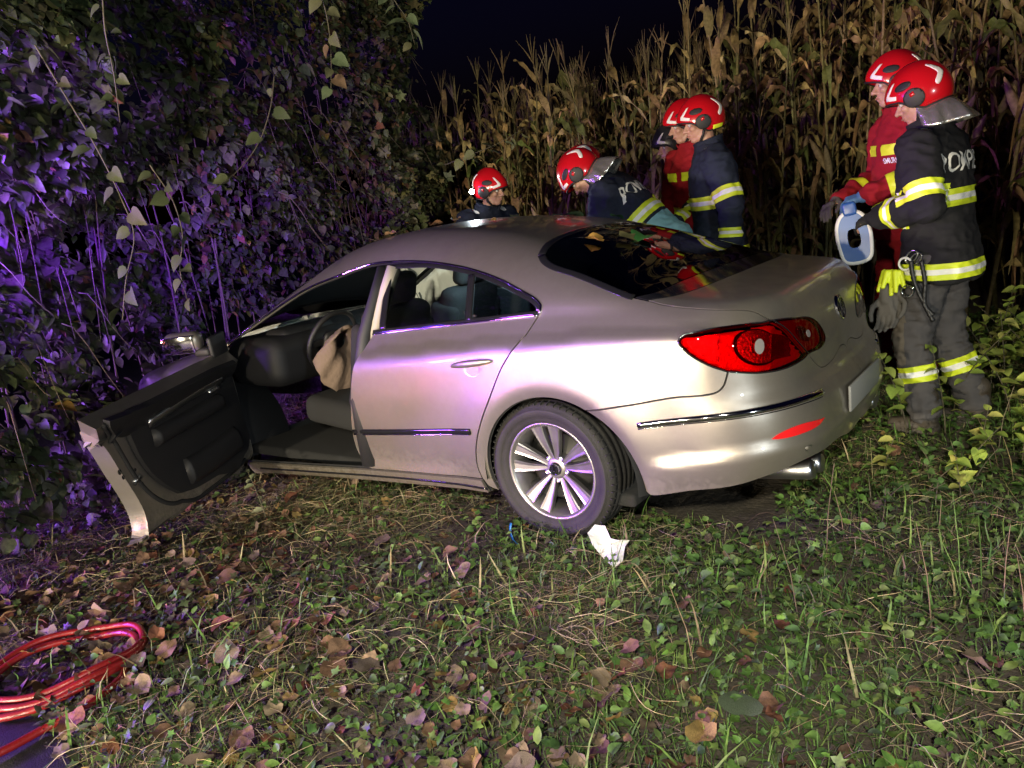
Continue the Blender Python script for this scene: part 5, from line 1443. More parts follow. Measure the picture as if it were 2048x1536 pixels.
def under_car(x, y): return (np.abs(y) < .55) & (x > -.80) & (x < 3.4)
def ground_pts(n, x0, x1, y0, y1, dens=None):
    out = []; tot = 0
    while tot < n:
        p = np.stack([rng.uniform(x0, x1, n * 2), rng.uniform(y0, y1, n * 2)], 1)
        p = p[~under_car(p[:, 0], p[:, 1])]
        re_ = np.array([road_edge(x) for x in p[:, 0]]) + .03; p = p[p[:, 1] < re_]
        if dens is not None: p = p[rng.uniform(0, 1, len(p)) < dens(p[:, 0], p[:, 1])]
        out.append(p); tot += len(p)
    return np.concatenate(out)[:n]
def patchy(x, y, s, seed):
    return np.array([noise.noise(Vector((a * s, b * s, seed))) for a, b in zip(x, y)]) * .5 + .5
GREENS = [(.085, .165, .034), (.11, .20, .042), (.070, .135, .036), (.15, .22, .055)]
DULL = [(.065, .085, .035), (.05, .07, .03), (.085, .09, .045)]
STRAW = [(.34, .27, .15), (.26, .20, .11), (.42, .35, .21), (.19, .14, .08), (.24, .23, .10)]
BROWN = [(.17, .095, .055), (.22, .13, .08), (.13, .07, .045), (.20, .08, .05), (.25, .18, .12), (.15, .11, .09), (.30, .20, .07)]
green_side = lambda x, y: 1 / (1 + np.exp((x - .75 - .15 * (y - 1)) * 1.8))
# low broad leaves (ivy, clover, nettle seedlings)
p = ground_pts(38000, -4.5, 4.6, -3.2, 2.95, lambda x, y: np.clip(.12 + .22 * green_side(x, y) + 1.6 * (patchy(x, y, 1.7, 2.) - .35) + .5 * patchy(x, y, 7., 4.), .05, 1))
n = len(p); g = green_side(p[:, 0], p[:, 1])
cols = np.where((rng.uniform(0, 1, n) < g)[:, None], pick_cols(n, GREENS), pick_cols(n, DULL)); 
z = gz_v(p[:, 0], p[:, 1]) + rng.uniform(.012, .075, n) ** 1.0
pos = np.stack([p[:, 0], p[:, 1], z], 1); M = rots(rng.uniform(0, 6.28, n), rng.normal(0, .35, n), rng.normal(0, .35, n)); sc = rng.uniform(.014, .046, n)
k = np.array_split(np.arange(n), 3)
parts = [scatter(t, pos[i], M[i], sc[i] * f_, cols[i]) for t, i, f_ in zip((t_maple(.25, .3), t_heart(.3, .35), t_ovate(.26)), k, (1.05, .95, 1.25))]
gc = bpy.data.objects.new("ground_cover", fast_mesh("ground_cover", *merge(parts)[:2], LEAF, merge(parts)[2])); link(gc); gc["kind"] = "stuff"; gc["label"] = "low ivy and clover leaves covering the verge"
# grass blades
p = ground_pts(66000, -4.5, 4.2, -3.2, 2.95, lambda x, y: np.clip(.08 + 1.5 * (patchy(x, y, 1.2, 9.) - .38) + .3 * green_side(x, y), .03, 1))
n = len(p); g = green_side(p[:, 0], p[:, 1])
cols = np.where((rng.uniform(0, 1, n) < .35 + .6 * g)[:, None], pick_cols(n, GREENS), pick_cols(n, STRAW))
pos = np.stack([p[:, 0], p[:, 1], gz_v(p[:, 0], p[:, 1]) - .003], 1); M = rots(rng.uniform(0, 6.28, n), rng.normal(.25, .5, n), rng.normal(0, .25, n)); sc = rng.uniform(.04, .115, n) * (1 + .9 * (rng.uniform(0, 1, n) > .93))
k = np.array_split(np.arange(n), 3); parts = [scatter(t, pos[i], M[i], sc[i], cols[i]) for t, i in zip((t_blade(.5), t_blade(.9), t_blade(.2)), k)]
m_ = merge(parts); go = bpy.data.objects.new("grass", fast_mesh("grass", m_[0], m_[1], GRASS, m_[2])); link(go); go["kind"] = "stuff"; go["label"] = "short green and dry grass on the verge"
# dead straw lying over everything
p = ground_pts(30000, -4., 4., -2.6, 2.9, lambda x, y: np.clip(.12 + 1.8 * (patchy(x, y, 1.5, 21.) - .38), .05, 1) * (1 - .55 * green_side(x, y + 1.5)))
n = len(p); cols = pick_cols(n, STRAW, .35) * (.7 + .6 * rng.uniform(0, 1, (n, 1)))
pos = np.stack([p[:, 0], p[:, 1], gz_v(p[:, 0], p[:, 1]) + rng.uniform(.005, .05, n)], 1); M = rots(rng.uniform(0, 6.28, n), rng.normal(0, .16, n), rng.uniform(-1, 1, n)); sc = rng.uniform(.06, .22, n)
k = np.array_split(np.arange(n), 6); parts = [scatter(t_straw(s_, .0085), pos[i], M[i], sc[i], cols[i]) for s_, i in enumerate(k)]
m_ = merge(parts); so = bpy.data.objects.new("straw", fast_mesh("straw", m_[0], m_[1], DRYLEAF, m_[2])); link(so); so["kind"] = "stuff"; so["label"] = "dead straw and stalks lying across the verge"
# small leaf litter
p = ground_pts(4600, -3.6, 4.2, -2.4, 2.95, lambda x, y: np.clip(.05 + .45 * np.clip((y - 1.5) / .8, 0, 1) + .5 * np.clip((x - .1) / 1.2, 0, 1), .02, 1) * np.clip(patchy(x, y, 2.2, 61.) * 2 - .5, .1, 1)); n = len(p)
pos = np.stack([p[:, 0], p[:, 1], gz_v(p[:, 0], p[:, 1]) + rng.uniform(.012, .05, n)], 1); M = rots(rng.uniform(0, 6.28, n), rng.normal(0, .4, n), rng.normal(0, .4, n)); sc = rng.uniform(.028, .075, n); cols = pick_cols(n, BROWN) * .8
k = np.array_split(np.arange(n), 4); parts = [scatter(t_dead(40 + s_), pos[i], M[i], sc[i], cols[i]) for s_, i in enumerate(k)]
m_ = merge(parts); lo = bpy.data.objects.new("leaf_litter", fast_mesh("leaf_litter", m_[0], m_[1], DRYLEAF, m_[2])); link(lo); lo["kind"] = "stuff"; lo["label"] = "small brown leaf litter between the grass"
# the 300 largest fallen leaves, one object each
dead = [fast_mesh("fallen_leaf", *t_dead(s_), FALLEN, smooth=True) for s_ in range(9)]
p = ground_pts(300, -2.2, 2.2, 1.0, 2.75, lambda x, y: np.clip((.06 + .94 * np.clip((y - 1.05) / .9, 0, 1) ** 1.5) * np.clip(.55 + .45 * np.tanh((x + 1.2) * 1.5), .35, 1) * np.clip(patchy(x, y, 2.6, 77.) * 2.2 - .5, .15, 1), 0, 1))
for i, (x, y) in enumerate(p):
    o = bpy.data.objects.new("fallen_leaf", dead[i % 9]); link(o, ground)
    o.location = (x, y, ground_z(x, y) + .038 + .03 * random.random()); s_ = random.uniform(.052, .105); o.scale = (s_, s_, s_ * random.uniform(.6, 1.2))
    o.rotation_euler = (random.gauss(0, .3), random.gauss(0, .3), random.uniform(0, 6.28))
    c = random.choice(BROWN); f_ = random.uniform(.45, .95); o.color = (c[0] * f_, c[1] * f_, c[2] * f_, 1)
# one large green leaf in the foreground
big = bpy.data.objects.new("fallen_leaf", fast_mesh("fallen_leaf", *t_heart(.15, .12), FALLEN)); link(big, ground)
big.location = (-1.20, 1.80, ground_z(-1.2, 1.8) + .085); big.scale = (.145,) * 3; big.rotation_euler = (.15, .1, R(-60)); big.color = (.13, .17, .10, 1)
# tall grass stalks on the right
parts = []
for i in range(70):
    x, y = random.uniform(-2.6, -.3), random.uniform(-.9, 1.6)
    if under_car(np.array(x), np.array(y)) or (x > -1.1 and y < .95): continue
    h = random.uniform(.15, .42); a = random.uniform(0, 6.28); b = random.uniform(.05, .35) * h
    pts = [(x, y, ground_z(x, y)), (x + b * .3 * math.cos(a), y + b * .3 * math.sin(a), ground_z(x, y) + h * .5), (x + b * math.cos(a), y + b * math.sin(a), ground_z(x, y) + h)]
    V_, F_ = tube_data(pts, [.0022, .0018, .001], 4, cap=False); T_ = np.array([q for f in F_ for q in ((f[0], f[1], f[2]), (f[0], f[2], f[3]))])
    parts.append((np.array([tuple(v) for v in V_]), T_, np.repeat(pick_cols(1, STRAW + GREENS[:2]), len(V_), 0)))
m_ = merge(parts); o = bpy.data.objects.new("grass_stalks", fast_mesh("grass_stalks", m_[0], m_[1], GRASS, m_[2])); link(o); o["kind"] = "stuff"; o["label"] = "thin upright grass stalks beside the bumper"

# ------------------------------------------------------------------ thicket on the left and in front of the car
HB = np.array([(2.35, 2.85, 4.2), (2.5, 2.45, 4.2), (2.65, 2.05, 4.2), (3.0, 1.55, 4.3), (3.25, .9, 4.4), (3.4, .2, 4.4), (3.5, -.6, 4.4), (3.6, -1.4, 4.3), (3.65, -2.2, 3.9), (3.75, -2.75, 2.9), (3.9, -3.4, 2.2), (4.3, -4.0, 1.9)])
HBd = catmull(HB, .05); seg = np.concatenate([[0], np.cumsum(np.linalg.norm(np.diff(HBd[:, :2], axis=0), axis=1))]); HL = seg[-1]
def hedge_at(s):
    x = np.interp(s, seg, HBd[:, 0]); y = np.interp(s, seg, HBd[:, 1]); t = np.interp(s, seg, HBd[:, 2])
    x2 = np.interp(s + .1, seg, HBd[:, 0]); y2 = np.interp(s + .1, seg, HBd[:, 1]); x1 = np.interp(s - .1, seg, HBd[:, 0]); y1 = np.interp(s - .1, seg, HBd[:, 1])
    tx, ty = x2 - x1, y2 - y1; L = np.hypot(tx, ty) + 1e-9
    return x, y, t, ty / L, -tx / L            # outward normal (towards the road)
def n3(a, b, s, seed): return np.array([noise.noise(Vector((p * s, q * s, seed))) for p, q in zip(a, b)])
LABELS = ["tall dark thicket at the left picture edge, lit violet", "leafy shrub of heart-shaped leaves left of the open door", "dense shrub behind the open driver's door", "twiggy dark hollow of shrub above the hood", "shrub with drooping twigs in front of the windshield", "tall maple shrub beyond the roof, behind the lamp wearer", "low maple bush at the right end of the thicket"]
NB = 7; hedge_leafs = []
for bi in range(NB):
    s0, s1 = HL * bi / NB, HL * (bi + 1) / NB
    n = 11000 if bi < 6 else 9000
    s_ = rng.uniform(s0 - .12, s1 + .12, n); x, y, t, nx, ny_ = hedge_at(s_)
    hz = rng.uniform(0, 1, n) ** .85 * (t * (1 + .12 * n3(s_, s_ * 0, 1.1, 5.)))
    bump_ = n3(s_, hz, 1.0, 11.) * .62 + n3(s_, hz, 2.6, 13.) * .40 + n3(s_, hz, 6., 17.) * .10
    hollow = -.55 * np.exp(-(((hz - 1.25) / .75) ** 2)) * np.exp(-(((s_ - HL * .40) / 1.1) ** 2))
    over = .30 * np.clip((hz - 1.6) / 1.5, 0, 1)
    dep = -rng.exponential(.16, n) + bump_ + hollow + over
    keep = n3(s_, hz, 3.0, 31.) > -.16
    px = x + nx * dep; py = y + ny_ * dep; pz = hz + np.minimum(gz_v(px, py), .1)
    keep &= ~((px < 3.72) & (np.abs(py) < 1.0) & (pz < 1.12)) & ~((px < 2.7) & (py < 1.95) & (pz < 1.2))
    px, py, pz, nx, ny_ = px[keep], py[keep], pz[keep], nx[keep], ny_[keep]; n = len(px)
    yaw = np.arctan2(ny_, nx) + rng.normal(0, 1.0, n)
    M = rots(yaw, rng.normal(.65, .45, n), rng.normal(0, .5, n))
    pal = [(.085, .105, .042), (.060, .080, .034), (.105, .120, .050), (.090, .090, .050)] + ([(.15, .135, .055)] if bi > 3 else []) + ([(.13, .075, .045)] if bi in (3, 4) else [])
    cols = pick_cols(n, pal, .35)
    yl = rng.uniform(0, 1, n) < .02; cols[yl] = pick_cols(int(yl.sum()), [(.30, .20, .05), (.22, .10, .05), (.20, .20, .08)])
    sc = rng.uniform(.045, .125 if bi > 2 else .15, n) * rng.uniform(.6, 1., n)
    tms = [(t_ovate(.27), t_heart(), t_ovate(.33)), (t_heart(), t_ovate(), t_heart(.3)), (t_ovate(), t_heart(), t_ovate(.22)), (t_ovate(.2), t_ovate(), t_heart()), (t_ovate(.22), t_ovate(.3), t_heart()), (t_maple(), t_ovate(), t_maple(.35)), (t_maple(), t_maple(.35), t_ovate())][bi]
    k = np.array_split(rng.permutation(n), 3)
    pos = np.stack([px, py, pz], 1)
    m_ = merge([scatter(tm_, pos[i], M[i], sc[i] * (1.15 if bi > 4 else 1.), cols[i]) for tm_, i in zip(tms, k)])
    bx, by, _, nnx, nny = hedge_at(np.array([(s0 + s1) / 2])); bx, by = float(bx[0] - nnx[0] * .3), float(by[0] - nny[0] * .3)
    sh = empty("shrub", (bx, by, ground_z(bx, by))); tag(sh, LABELS[bi], "shrub", "shrubs of the thicket round the car's nose")
    cr = bpy.data.objects.new("crown", fast_mesh("crown", m_[0] - np.array(sh.location), m_[1], LEAF, m_[2])); link(cr, sh)
    # stems
    Vs, Fs = [], []
    for q in range(9):
        ss_ = random.uniform(s0, s1); hx, hy, ht, hnx, hny = [float(v[0]) for v in hedge_at(np.array([ss_]))]
        d0 = random.uniform(-.9, -.35); x0_, y0_ = hx + hnx * d0, hy + hny * d0
        hgt = ht * random.uniform(.45, .95); pts = []; wob = random.uniform(0, 6); ln = random.uniform(-.5, .7); sd_ = random.uniform(-.5, .5)
        for t_ in np.linspace(0, 1, 9):
            dd = d0 + ln * t_ ** 1.5; pts.append(Vector((hx + hnx * dd - hny * sd_ * t_ + .05 * math.sin(wob + 5 * t_), hy + hny * dd + hnx * sd_ * t_ + .05 * math.cos(wob * 2 + 4 * t_), hgt * math.sin(t_ * 1.75) / .985)) - sh.location)
        if any((p_ + sh.location).x < 3.7 and abs((p_ + sh.location).y) < 1.0 and (p_ + sh.location).z < 1.1 for p_ in pts): pts = pts[4:] if (pts[4] + sh.location).z > 1.15 else []
        if len(pts) < 3: continue
        r0 = random.uniform(.004, .011); V_, F_ = tube_data(pts, list(np.linspace(r0, .0025, len(pts))), 6)
        kk = len(Vs); Vs += V_; Fs += [tuple(i + kk for i in f) for f in F_]
    # thin bare twigs
    for q in range(38):
        ss_ = random.uniform(s0, s1); hx, hy, ht, hnx, hny = [float(v[0]) for v in hedge_at(np.array([ss_]))]
        z0_ = random.uniform(.5, min(ht, 3.4)); d0 = random.uniform(-.35, .25); L_ = random.uniform(.25, .8); a_ = random.uniform(-1, 1)
        pts = [Vector((hx + hnx * (d0 + .18 * t_) - hny * a_ * L_ * t_ * .6, hy + hny * (d0 + .18 * t_) + hnx * a_ * L_ * t_ * .6, z0_ - L_ * .8 * t_ ** 1.4 + .03 * math.sin(7 * t_))) for t_ in np.linspace(0, 1, 6)]
        if any(p_.x < 3.7 and abs(p_.y) < 1.0 and p_.z < 1.12 for p_ in pts): continue
        V_, F_ = tube_data([p_ - sh.location for p_ in pts], list(np.linspace(.0035, .0012, 6)), 4); kk = len(Vs); Vs += V_; Fs += [tuple(i + kk for i in f) for f in F_]
    mesh_obj("trunk", Vs, Fs, STEM, sh)

# hanging vines with large leaves, nearer than the thicket
def cam_pt(u, v, d):
    q = _r * ((u - 1024) / 1617.2) + _d * ((v - 768) / 1617.2) + _f
    return CAM + q.normalized() * d
VL = [fast_mesh("leaf", *t_heart(.35, .30), FALLEN, smooth=False), fast_mesh("leaf", *t_ovate(.32, .3, .4), FALLEN), fast_mesh("leaf", *t_heart(.1, .45), FALLEN), fast_mesh("leaf", *t_maple(.3, .3), FALLEN)]
def vine(label, path, dist, leaves, size, pal, rad=.0032):
    P = catmull(np.array([tuple(cam_pt(u, v, dd)) for (u, v), dd in zip(path, dist)]), .03)
    root = empty("vine", tuple(P[0])); tag(root, label, "vine", "vines hanging in front of the thicket")
    V_, F_ = tube_data([Vector(p) - root.location for p in P], list(np.linspace(rad, rad * .5, len(P))), 6); mesh_obj("stem", V_, F_, VINE, root)
    nL = leaves; side = 1
    for i in range(nL):
        t = (i + .6) / nL; j = int(t * (len(P) - 1)); p = Vector(P[j]); o = bpy.data.objects.new("leaf", VL[0] if random.random() < .6 else random.choice(VL[1:3])); link(o, root)
        side = -side; s_ = size * random.uniform(.65, 1.15)
        away = (_r * side * random.uniform(.4, 1.0) + Vector((0, 0, -1)) * random.uniform(.2, .9)).normalized()
        nrm = (-_f + Vector((random.gauss(0, .7), random.gauss(0, .7), .45 + random.gauss(0, .5)))).normalized()
        xa = (away - nrm * away.dot(nrm)).normalized(); ya = nrm.cross(xa)
        o.matrix_local = Matrix.Translation(p - root.location + away * .02) @ Matrix(((xa.x, ya.x, nrm.x, 0), (xa.y, ya.y, nrm.y, 0), (xa.z, ya.z, nrm.z, 0), (0, 0, 0, 1))) @ Matrix.Scale(s_, 4)
        c = random.choice(pal); f_ = random.uniform(.8, 1.2); o.color = (c[0] * f_, c[1] * f_, c[2] * f_, 1)
GV = [(.050, .062, .026), (.060, .070, .030), (.066, .064, .034), (.040, .052, .024)]
vine("long vine with large heart-shaped leaves sweeping down the left foliage", [(70, 90), (130, 190), (190, 290), (240, 391), (268, 470), (252, 560), (245, 640)], [3.3, 3.35, 3.4, 3.45, 3.5, 3.5, 3.55], 13, .080, GV)
vine("thin vine dropping from the top, left of the big heart-leaved one's tip", [(205, -10), (210, 60), (228, 150), (240, 245)], [3.6, 3.6, 3.65, 3.7], 6, .062, GV)
vine("vine hanging at the top of the picture left of the night sky, pale leaves", [(640, -20), (655, 40), (662, 110), (662, 180)], [4.6, 4.6, 4.65, 4.7], 9, .085, [(.07, .095, .045), (.08, .08, .04), (.11, .07, .04)])
vine("pale-leaved vine tip at the top right corner of the thicket", [(770, -30), (795, 10), (815, 40), (830, 90)], [4.9, 4.9, 4.9, 4.95], 7, .095, [(.08, .105, .05), (.10, .095, .045)])
vine("bare arching vine over the dark hollow behind the open door", [(549, 150), (540, 220), (515, 290), (470, 347), (400, 395)], [4.3, 4.2, 4.15, 4.1, 4.0], 6, .075, GV)
vine("vine with paired pointed leaves above the wing mirror", [(300, 330), (345, 400), (365, 470), (360, 540), (375, 600)], [3.8, 3.85, 3.9, 3.95, 4.0], 10, .070, GV)
vine("twig of pale maple leaves reaching right over the headlamp wearer", [(890, 330), (940, 310), (1000, 285), (1050, 255)], [6.6, 6.4, 6.3, 6.3], 10, .10, [(.12, .13, .055), (.09, .11, .05)])

# ------------------------------------------------------------------ small plants
def sprig(label, base, height, lean_, nl, size, pal, seed, cat="weed", group=None, spread=.0):
    rr = random.Random(seed); root = empty("weed", base); tag(root, label, cat, group)
    n_st = 1 if spread == 0 else int(5 + spread * 10)
    for st in range(n_st):
        a0 = rr.uniform(0, 6.28); h_ = height * rr.uniform(.6, 1.05); bx, by = (rr.gauss(0, spread * .3), rr.gauss(0, spread * .3)) if spread else (0, 0)
        lx, ly = lean_[0] + (rr.gauss(0, .35) * h_ if spread else 0), lean_[1] + (rr.gauss(0, .35) * h_ if spread else 0)
        P = [Vector((bx + lx * t ** 1.6, by + ly * t ** 1.6, h_ * t)) for t in np.linspace(0, 1, 7)]
        V_, F_ = tube_data(P, list(np.linspace(.004, .0015, 7)), 5); mesh_obj("stem", V_, F_, VINE, root)
        for i in range(nl):
            t = .25 + .75 * (i + .5) / nl; p = P[min(6, int(t * 6))].lerp(P[min(6, int(t * 6) + 1)], t * 6 % 1); a0 += 2.4
            for sgn in ((0, math.pi) if not spread else (0,)):
                o = bpy.data.objects.new("leaf", VL[1] if not spread else rr.choice(VL[:3])); link(o, root); s_ = size * rr.uniform(.65, 1.2) * (1.15 - .4 * t)
                o.location = p; o.rotation_euler = (rr.gauss(0, .3), rr.gauss(-.1, .35), a0 + sgn); o.scale = (s_,) * 3
                c = rr.choice(pal); f_ = rr.uniform(.75, 1.25); o.color = (c[0] * f_, c[1] * f_, c[2] * f_, 1)
    return root
_sp = Vector((1.62, 1.22, 0)); _sp.z = ground_z(_sp.x, _sp.y)
sprig("pale-leaved sprig standing in front of the open door", tuple(_sp), .36, (.12, -.02), 7, .055, [(.20, .21, .13), (.16, .18, .10)], 3)
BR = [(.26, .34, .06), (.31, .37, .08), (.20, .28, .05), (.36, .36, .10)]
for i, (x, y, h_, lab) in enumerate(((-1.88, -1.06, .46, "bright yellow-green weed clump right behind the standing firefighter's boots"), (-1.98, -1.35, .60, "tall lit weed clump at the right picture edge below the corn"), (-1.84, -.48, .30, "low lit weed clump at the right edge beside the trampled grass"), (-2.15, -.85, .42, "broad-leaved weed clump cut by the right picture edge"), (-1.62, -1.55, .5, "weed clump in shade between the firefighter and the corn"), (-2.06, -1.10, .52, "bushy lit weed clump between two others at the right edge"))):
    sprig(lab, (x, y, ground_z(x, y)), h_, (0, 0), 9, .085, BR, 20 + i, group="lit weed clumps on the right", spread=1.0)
for i, (x, y, h_, lab) in enumerate(((-1.28, .05, .16, "small dark green weed beside the exhaust pipes"), (-1.45, -.35, .20, "small green weed in the car's shadow behind the bumper"), (-.78, 1.20, .13, "two-leaved seedling under the rear bumper, on bare soil"), (-1.05, 1.05, .12, "low seedling with pale leaves on the trampled soil"))):
    sprig(lab, (x, y, ground_z(x, y)), h_, (0, 0), 4, .055, [(.075, .14, .04), (.06, .11, .035)], 50 + i, group="small weeds behind the car", spread=.35)

# ------------------------------------------------------------------ corn field
CORN_DRY = leaf_mat("dry_corn_leaf", .7, .25, trans=.2)
CPAL = [(.38, .27, .11), (.30, .21, .09), (.46, .34, .15), (.22, .19, .07), (.15, .17, .05), (.26, .16, .08)]
def corn_leaf(rr, L, w, droop, twist):
    n_ = 9; V, T = [], []
    for i in range(n_ + 1):
        t = i / n_; hw = w * (min(1, t * 4 + .35)) * (1 - t ** 2.2) + .002
        r_ = L * t; x = r_ * math.cos(.9 - droop * t) if True else 0; z = L * (math.sin(1.0) * t - droop * .55 * t * t)
        x = L * (t * .55 - .10 * t * t * droop); tw = twist * t; wav = .012 * math.sin(t * 16 + twist * 3)
        V += [(x, hw * math.cos(tw), z + hw * math.sin(tw) + wav + .3 * hw), (x, 0, z), (x, -hw * math.cos(tw), z - hw * math.sin(tw) - wav + .3 * hw)]
    for i in range(n_):
        for j in (0, 1): a = i * 3 + j; T += [(a, a + 1, a + 4), (a, a + 4, a + 3)]
    return np.array(V), np.array(T)
def corn_parts(seed):
    rr = random.Random(seed); H = rr.uniform(2.05, 2.45); lx, ly = rr.gauss(0, .07), rr.gauss(0, .07); out = []
    ctr = lambda z: Vector((lx * (z / H) ** 2, ly * (z / H) ** 2, z))
    zs = np.linspace(0, H, 12); pts, rad = [], []
    for i, z in enumerate(zs):
        r_ = .0125 * (1 - .62 * z / H); pts.append(ctr(z)); rad.append(r_ * (1.25 if i % 2 == 0 else 1.))
    V, Fc = tube_data(pts, rad, 7); T = np.array([q for f in Fc for q in ([(f[0], f[k], f[k + 1]) for k in range(1, len(f) - 1)])])
    out.append(("stalk", np.array([tuple(v) for v in V]), T, np.repeat(pick_cols(1, [(.24, .19, .09), (.19, .17, .07)]), len(V), 0)))
    a0 = rr.uniform(0, 6.28)
    nl = 15
    for i in range(nl):
        z = .35 + (H - .55) * i / (nl - 1); L = rr.uniform(.50, .80) * (1 - .25 * i / nl); dr = rr.uniform(1.0, 2.8) if z < 1.5 else rr.uniform(.5, 2.2)
        lv, lt = corn_leaf(rr, L, rr.uniform(.018, .034), dr, rr.uniform(-2.2, 2.2)); a = a0 + math.pi * i + rr.gauss(0, .5)
        ca, sa = math.cos(a), math.sin(a); lv = np.stack([lv[:, 0] * ca - lv[:, 1] * sa, lv[:, 0] * sa + lv[:, 1] * ca, lv[:, 2]], 1) + np.array(ctr(z))
        out.append(("leaf", lv, lt, np.repeat(pick_cols(1, CPAL), len(lv), 0)))
    if rr.random() < .75:   # ear in its husk
        z = rr.uniform(.95, 1.25); a = a0 + rr.uniform(0, 6); d = Vector((math.cos(a) * .45, math.sin(a) * .45, rr.choice((.9, .8, -.9)))).normalized(); b = ctr(z)
        V, Fc = tube_data([b, b + d * .06, b + d * .14, b + d * .22, b + d * .27], [.012, .026, .028, .018, .004], 8); T = np.array([q for f in Fc for q in ([(f[0], f[k], f[k + 1]) for k in range(1, len(f) - 1)])])
        out.append(("ear", np.array([tuple(v) for v in V]), T, np.repeat(pick_cols(1, [(.40, .32, .18), (.34, .26, .13)]), len(V), 0)))
    tv, tt, o_ = [], [], 0
    top = ctr(H)
    for i in range(8):
        a = rr.uniform(0, 6.28); L = rr.uniform(.14, .26); s_ = rr.uniform(.05, .5) if i else 0
        V, Fc = tube_data([top, top + Vector((math.cos(a) * s_ * L * .5, math.sin(a) * s_ * L * .5, L * .6)), top + Vector((math.cos(a) * s_ * L, math.sin(a) * s_ * L, L))], [.0035, .003, .0015], 4)
        T = np.array([q for f in Fc for q in ([(f[0], f[k], f[k + 1]) for k in range(1, len(f) - 1)])]); tv.append(np.array([tuple(v) for v in V])); tt.append(T + o_); o_ += len(V)
    tv = np.concatenate(tv); out.append(("tassel", tv, np.concatenate(tt), np.repeat(pick_cols(1, [(.30, .22, .11)]), len(tv), 0)))
    return out
VAR = [corn_parts(100 + i) for i in range(10)]
VAR_P = [[(nm, fast_mesh(nm, V, T, CORN_DRY, C)) for nm, V, T, C in v] for v in VAR]
VAR_M = []
for v in VAR:
    m_ = merge([(V, T, C) for _, V, T, C in v]); VAR_M.append(fast_mesh("corn_plant", m_[0], m_[1], CORN_DRY, m_[2]))
cnt = 0
for row in range(6):
    y0 = -2.85 - .55 * row
    for kx, x in enumerate(np.arange(-3.3, 5.6, .165)):
        px, py = x + random.gauss(0, .045), y0 + random.gauss(0, .06) - .10 * max(0, x - 1.0)
        if cnt >= 299: break
        if row > 3 and (x < -1.5): continue
        vi = random.randrange(10); zz = ground_z(px, py); rz = random.uniform(0, 6.28); sc_ = random.uniform(.90, 1.10) * (1.0 + .14 * float(ss(2.2, -.6, px)))
        if row == 0:
            o = empty("corn_plant", (px, py, zz))
            for nm, me in VAR_P[vi]: link(bpy.data.objects.new(nm, me), o)
            lab = "dry corn plant in the front row of the field"
        else:
            o = bpy.data.objects.new("corn_plant", VAR_M[vi]); link(o); o.location = (px, py, zz); lab = "dry corn plant standing behind the front row of the field"
        o.rotation_euler = (random.gauss(0, .07), random.gauss(0, .07), rz); o.scale = (sc_,) * 3
        tag(o, lab, "corn plant", "dry corn plants of the field" if row else "front row of dry corn plants"); cnt += 1
# deep rows behind read as one mass
parts = []
for i in range(420):
    px, py = random.uniform(-4.5, 8.5), random.uniform(-11, -6.6); v = VAR[random.randrange(10)]; a = random.uniform(0, 6.28); ca, sa = math.cos(a), math.sin(a)
    for nm, V, T, C in v:
        if nm == 'leaf' and random.random() < .4: continue
        parts.append((np.stack([V[:, 0] * ca - V[:, 1] * sa + px, V[:, 0] * sa + V[:, 1] * ca + py, V[:, 2] + ground_z(px, py)], 1), T, C))
m_ = merge(parts); o = bpy.data.objects.new("corn_rows", fast_mesh("corn_rows", m_[0], m_[1], CORN_DRY, m_[2])); link(o); o["kind"] = "stuff"; o["label"] = "deeper rows of the corn field"

# ------------------------------------------------------------------ hose, paper and other loose things
HOSE = mat("red_hose", (.24, .010, .012), rough=.36, coat=.3, coat_rough=.2, base2=(.16, .010, .010), noise_scale=14, noise_amt=.2, bump=.2, bump_scale=150)
def hose_pts():
    P = []
    # tail from the road up to the coil
    for u, v in ((-140, 1580), (0, 1512), (90, 1462), (170, 1425), (245, 1362)):
        q = cam_pt(u, v, 1.) - CAM; t = (.03 - CAM.z) / q.z; P.append(CAM + q * t)
    c0 = Vector((1.115, 2.545)); 
    n = 68
    for i in range(n):
        t = i / n; a = R(-38 + 360 * 3.1 * t) ; k = 1 - .10 * t + .05 * math.sin(9 * t)
        ax = Vector((1.0, -.55)).normalized(); ay = Vector((.55, 1.0)).normalized()
        off = Vector((.02 * math.sin(7 * t + 1), .03 * math.sin(5 * t)))
        p2 = c0 + off + ax * (.0 + .265 * k * math.sin(a)) + ay * (-.30 * k * math.cos(a))
        P.append(Vector((p2.x, p2.y, .03 + .012 * i / n * 3 + .008 * math.sin(4 * a))))
    return P
HP = hose_pts(); HPc = catmull(np.array([tuple(p) for p in HP]), .02)
HPc[:, 2] += gz_v(HPc[:, 0], HPc[:, 1]) + .012
tag(tube("hose", [Vector(p) for p in HPc], .0135, HOSE, None, 10), "glossy red hose coiled on the ground at the lower left", "hose")
# torn white paper by the wheel
pv = [(-.085, .06), (-.05, .10), (-.005, .09), (.015, .02), (.05, .005), (.10, .02), (.075, -.02), (.06, -.09), (.02, -.125), (-.02, -.06), (-.065, -.005)]
bm = bmesh.new(); vs = [bm.verts.new((x, y, .018 * math.sin(x * 40) + .01 * math.cos(y * 55))) for x, y in pv]; c_ = bm.verts.new((0, 0, -.008))
for i in range(len(vs)): bm.faces.new((c_, vs[i], vs[(i + 1) % len(vs)]))
bmesh.ops.subdivide_edges(bm, edges=bm.edges, cuts=2, use_grid_fill=True)
for v in bm.verts: v.co.z += .006 * noise.noise(v.co * 30)
pp = bm_obj("paper", bm, mat("white_paper", (.62, .62, .60), rough=.8), None, smooth=False); md = pp.modifiers.new("t", 'SOLIDIFY'); md.thickness = .0015
pc = cam_pt(1215, 1088, 1.) - CAM; t_ = (.10 - CAM.z) / pc.z; ploc = CAM + pc * t_
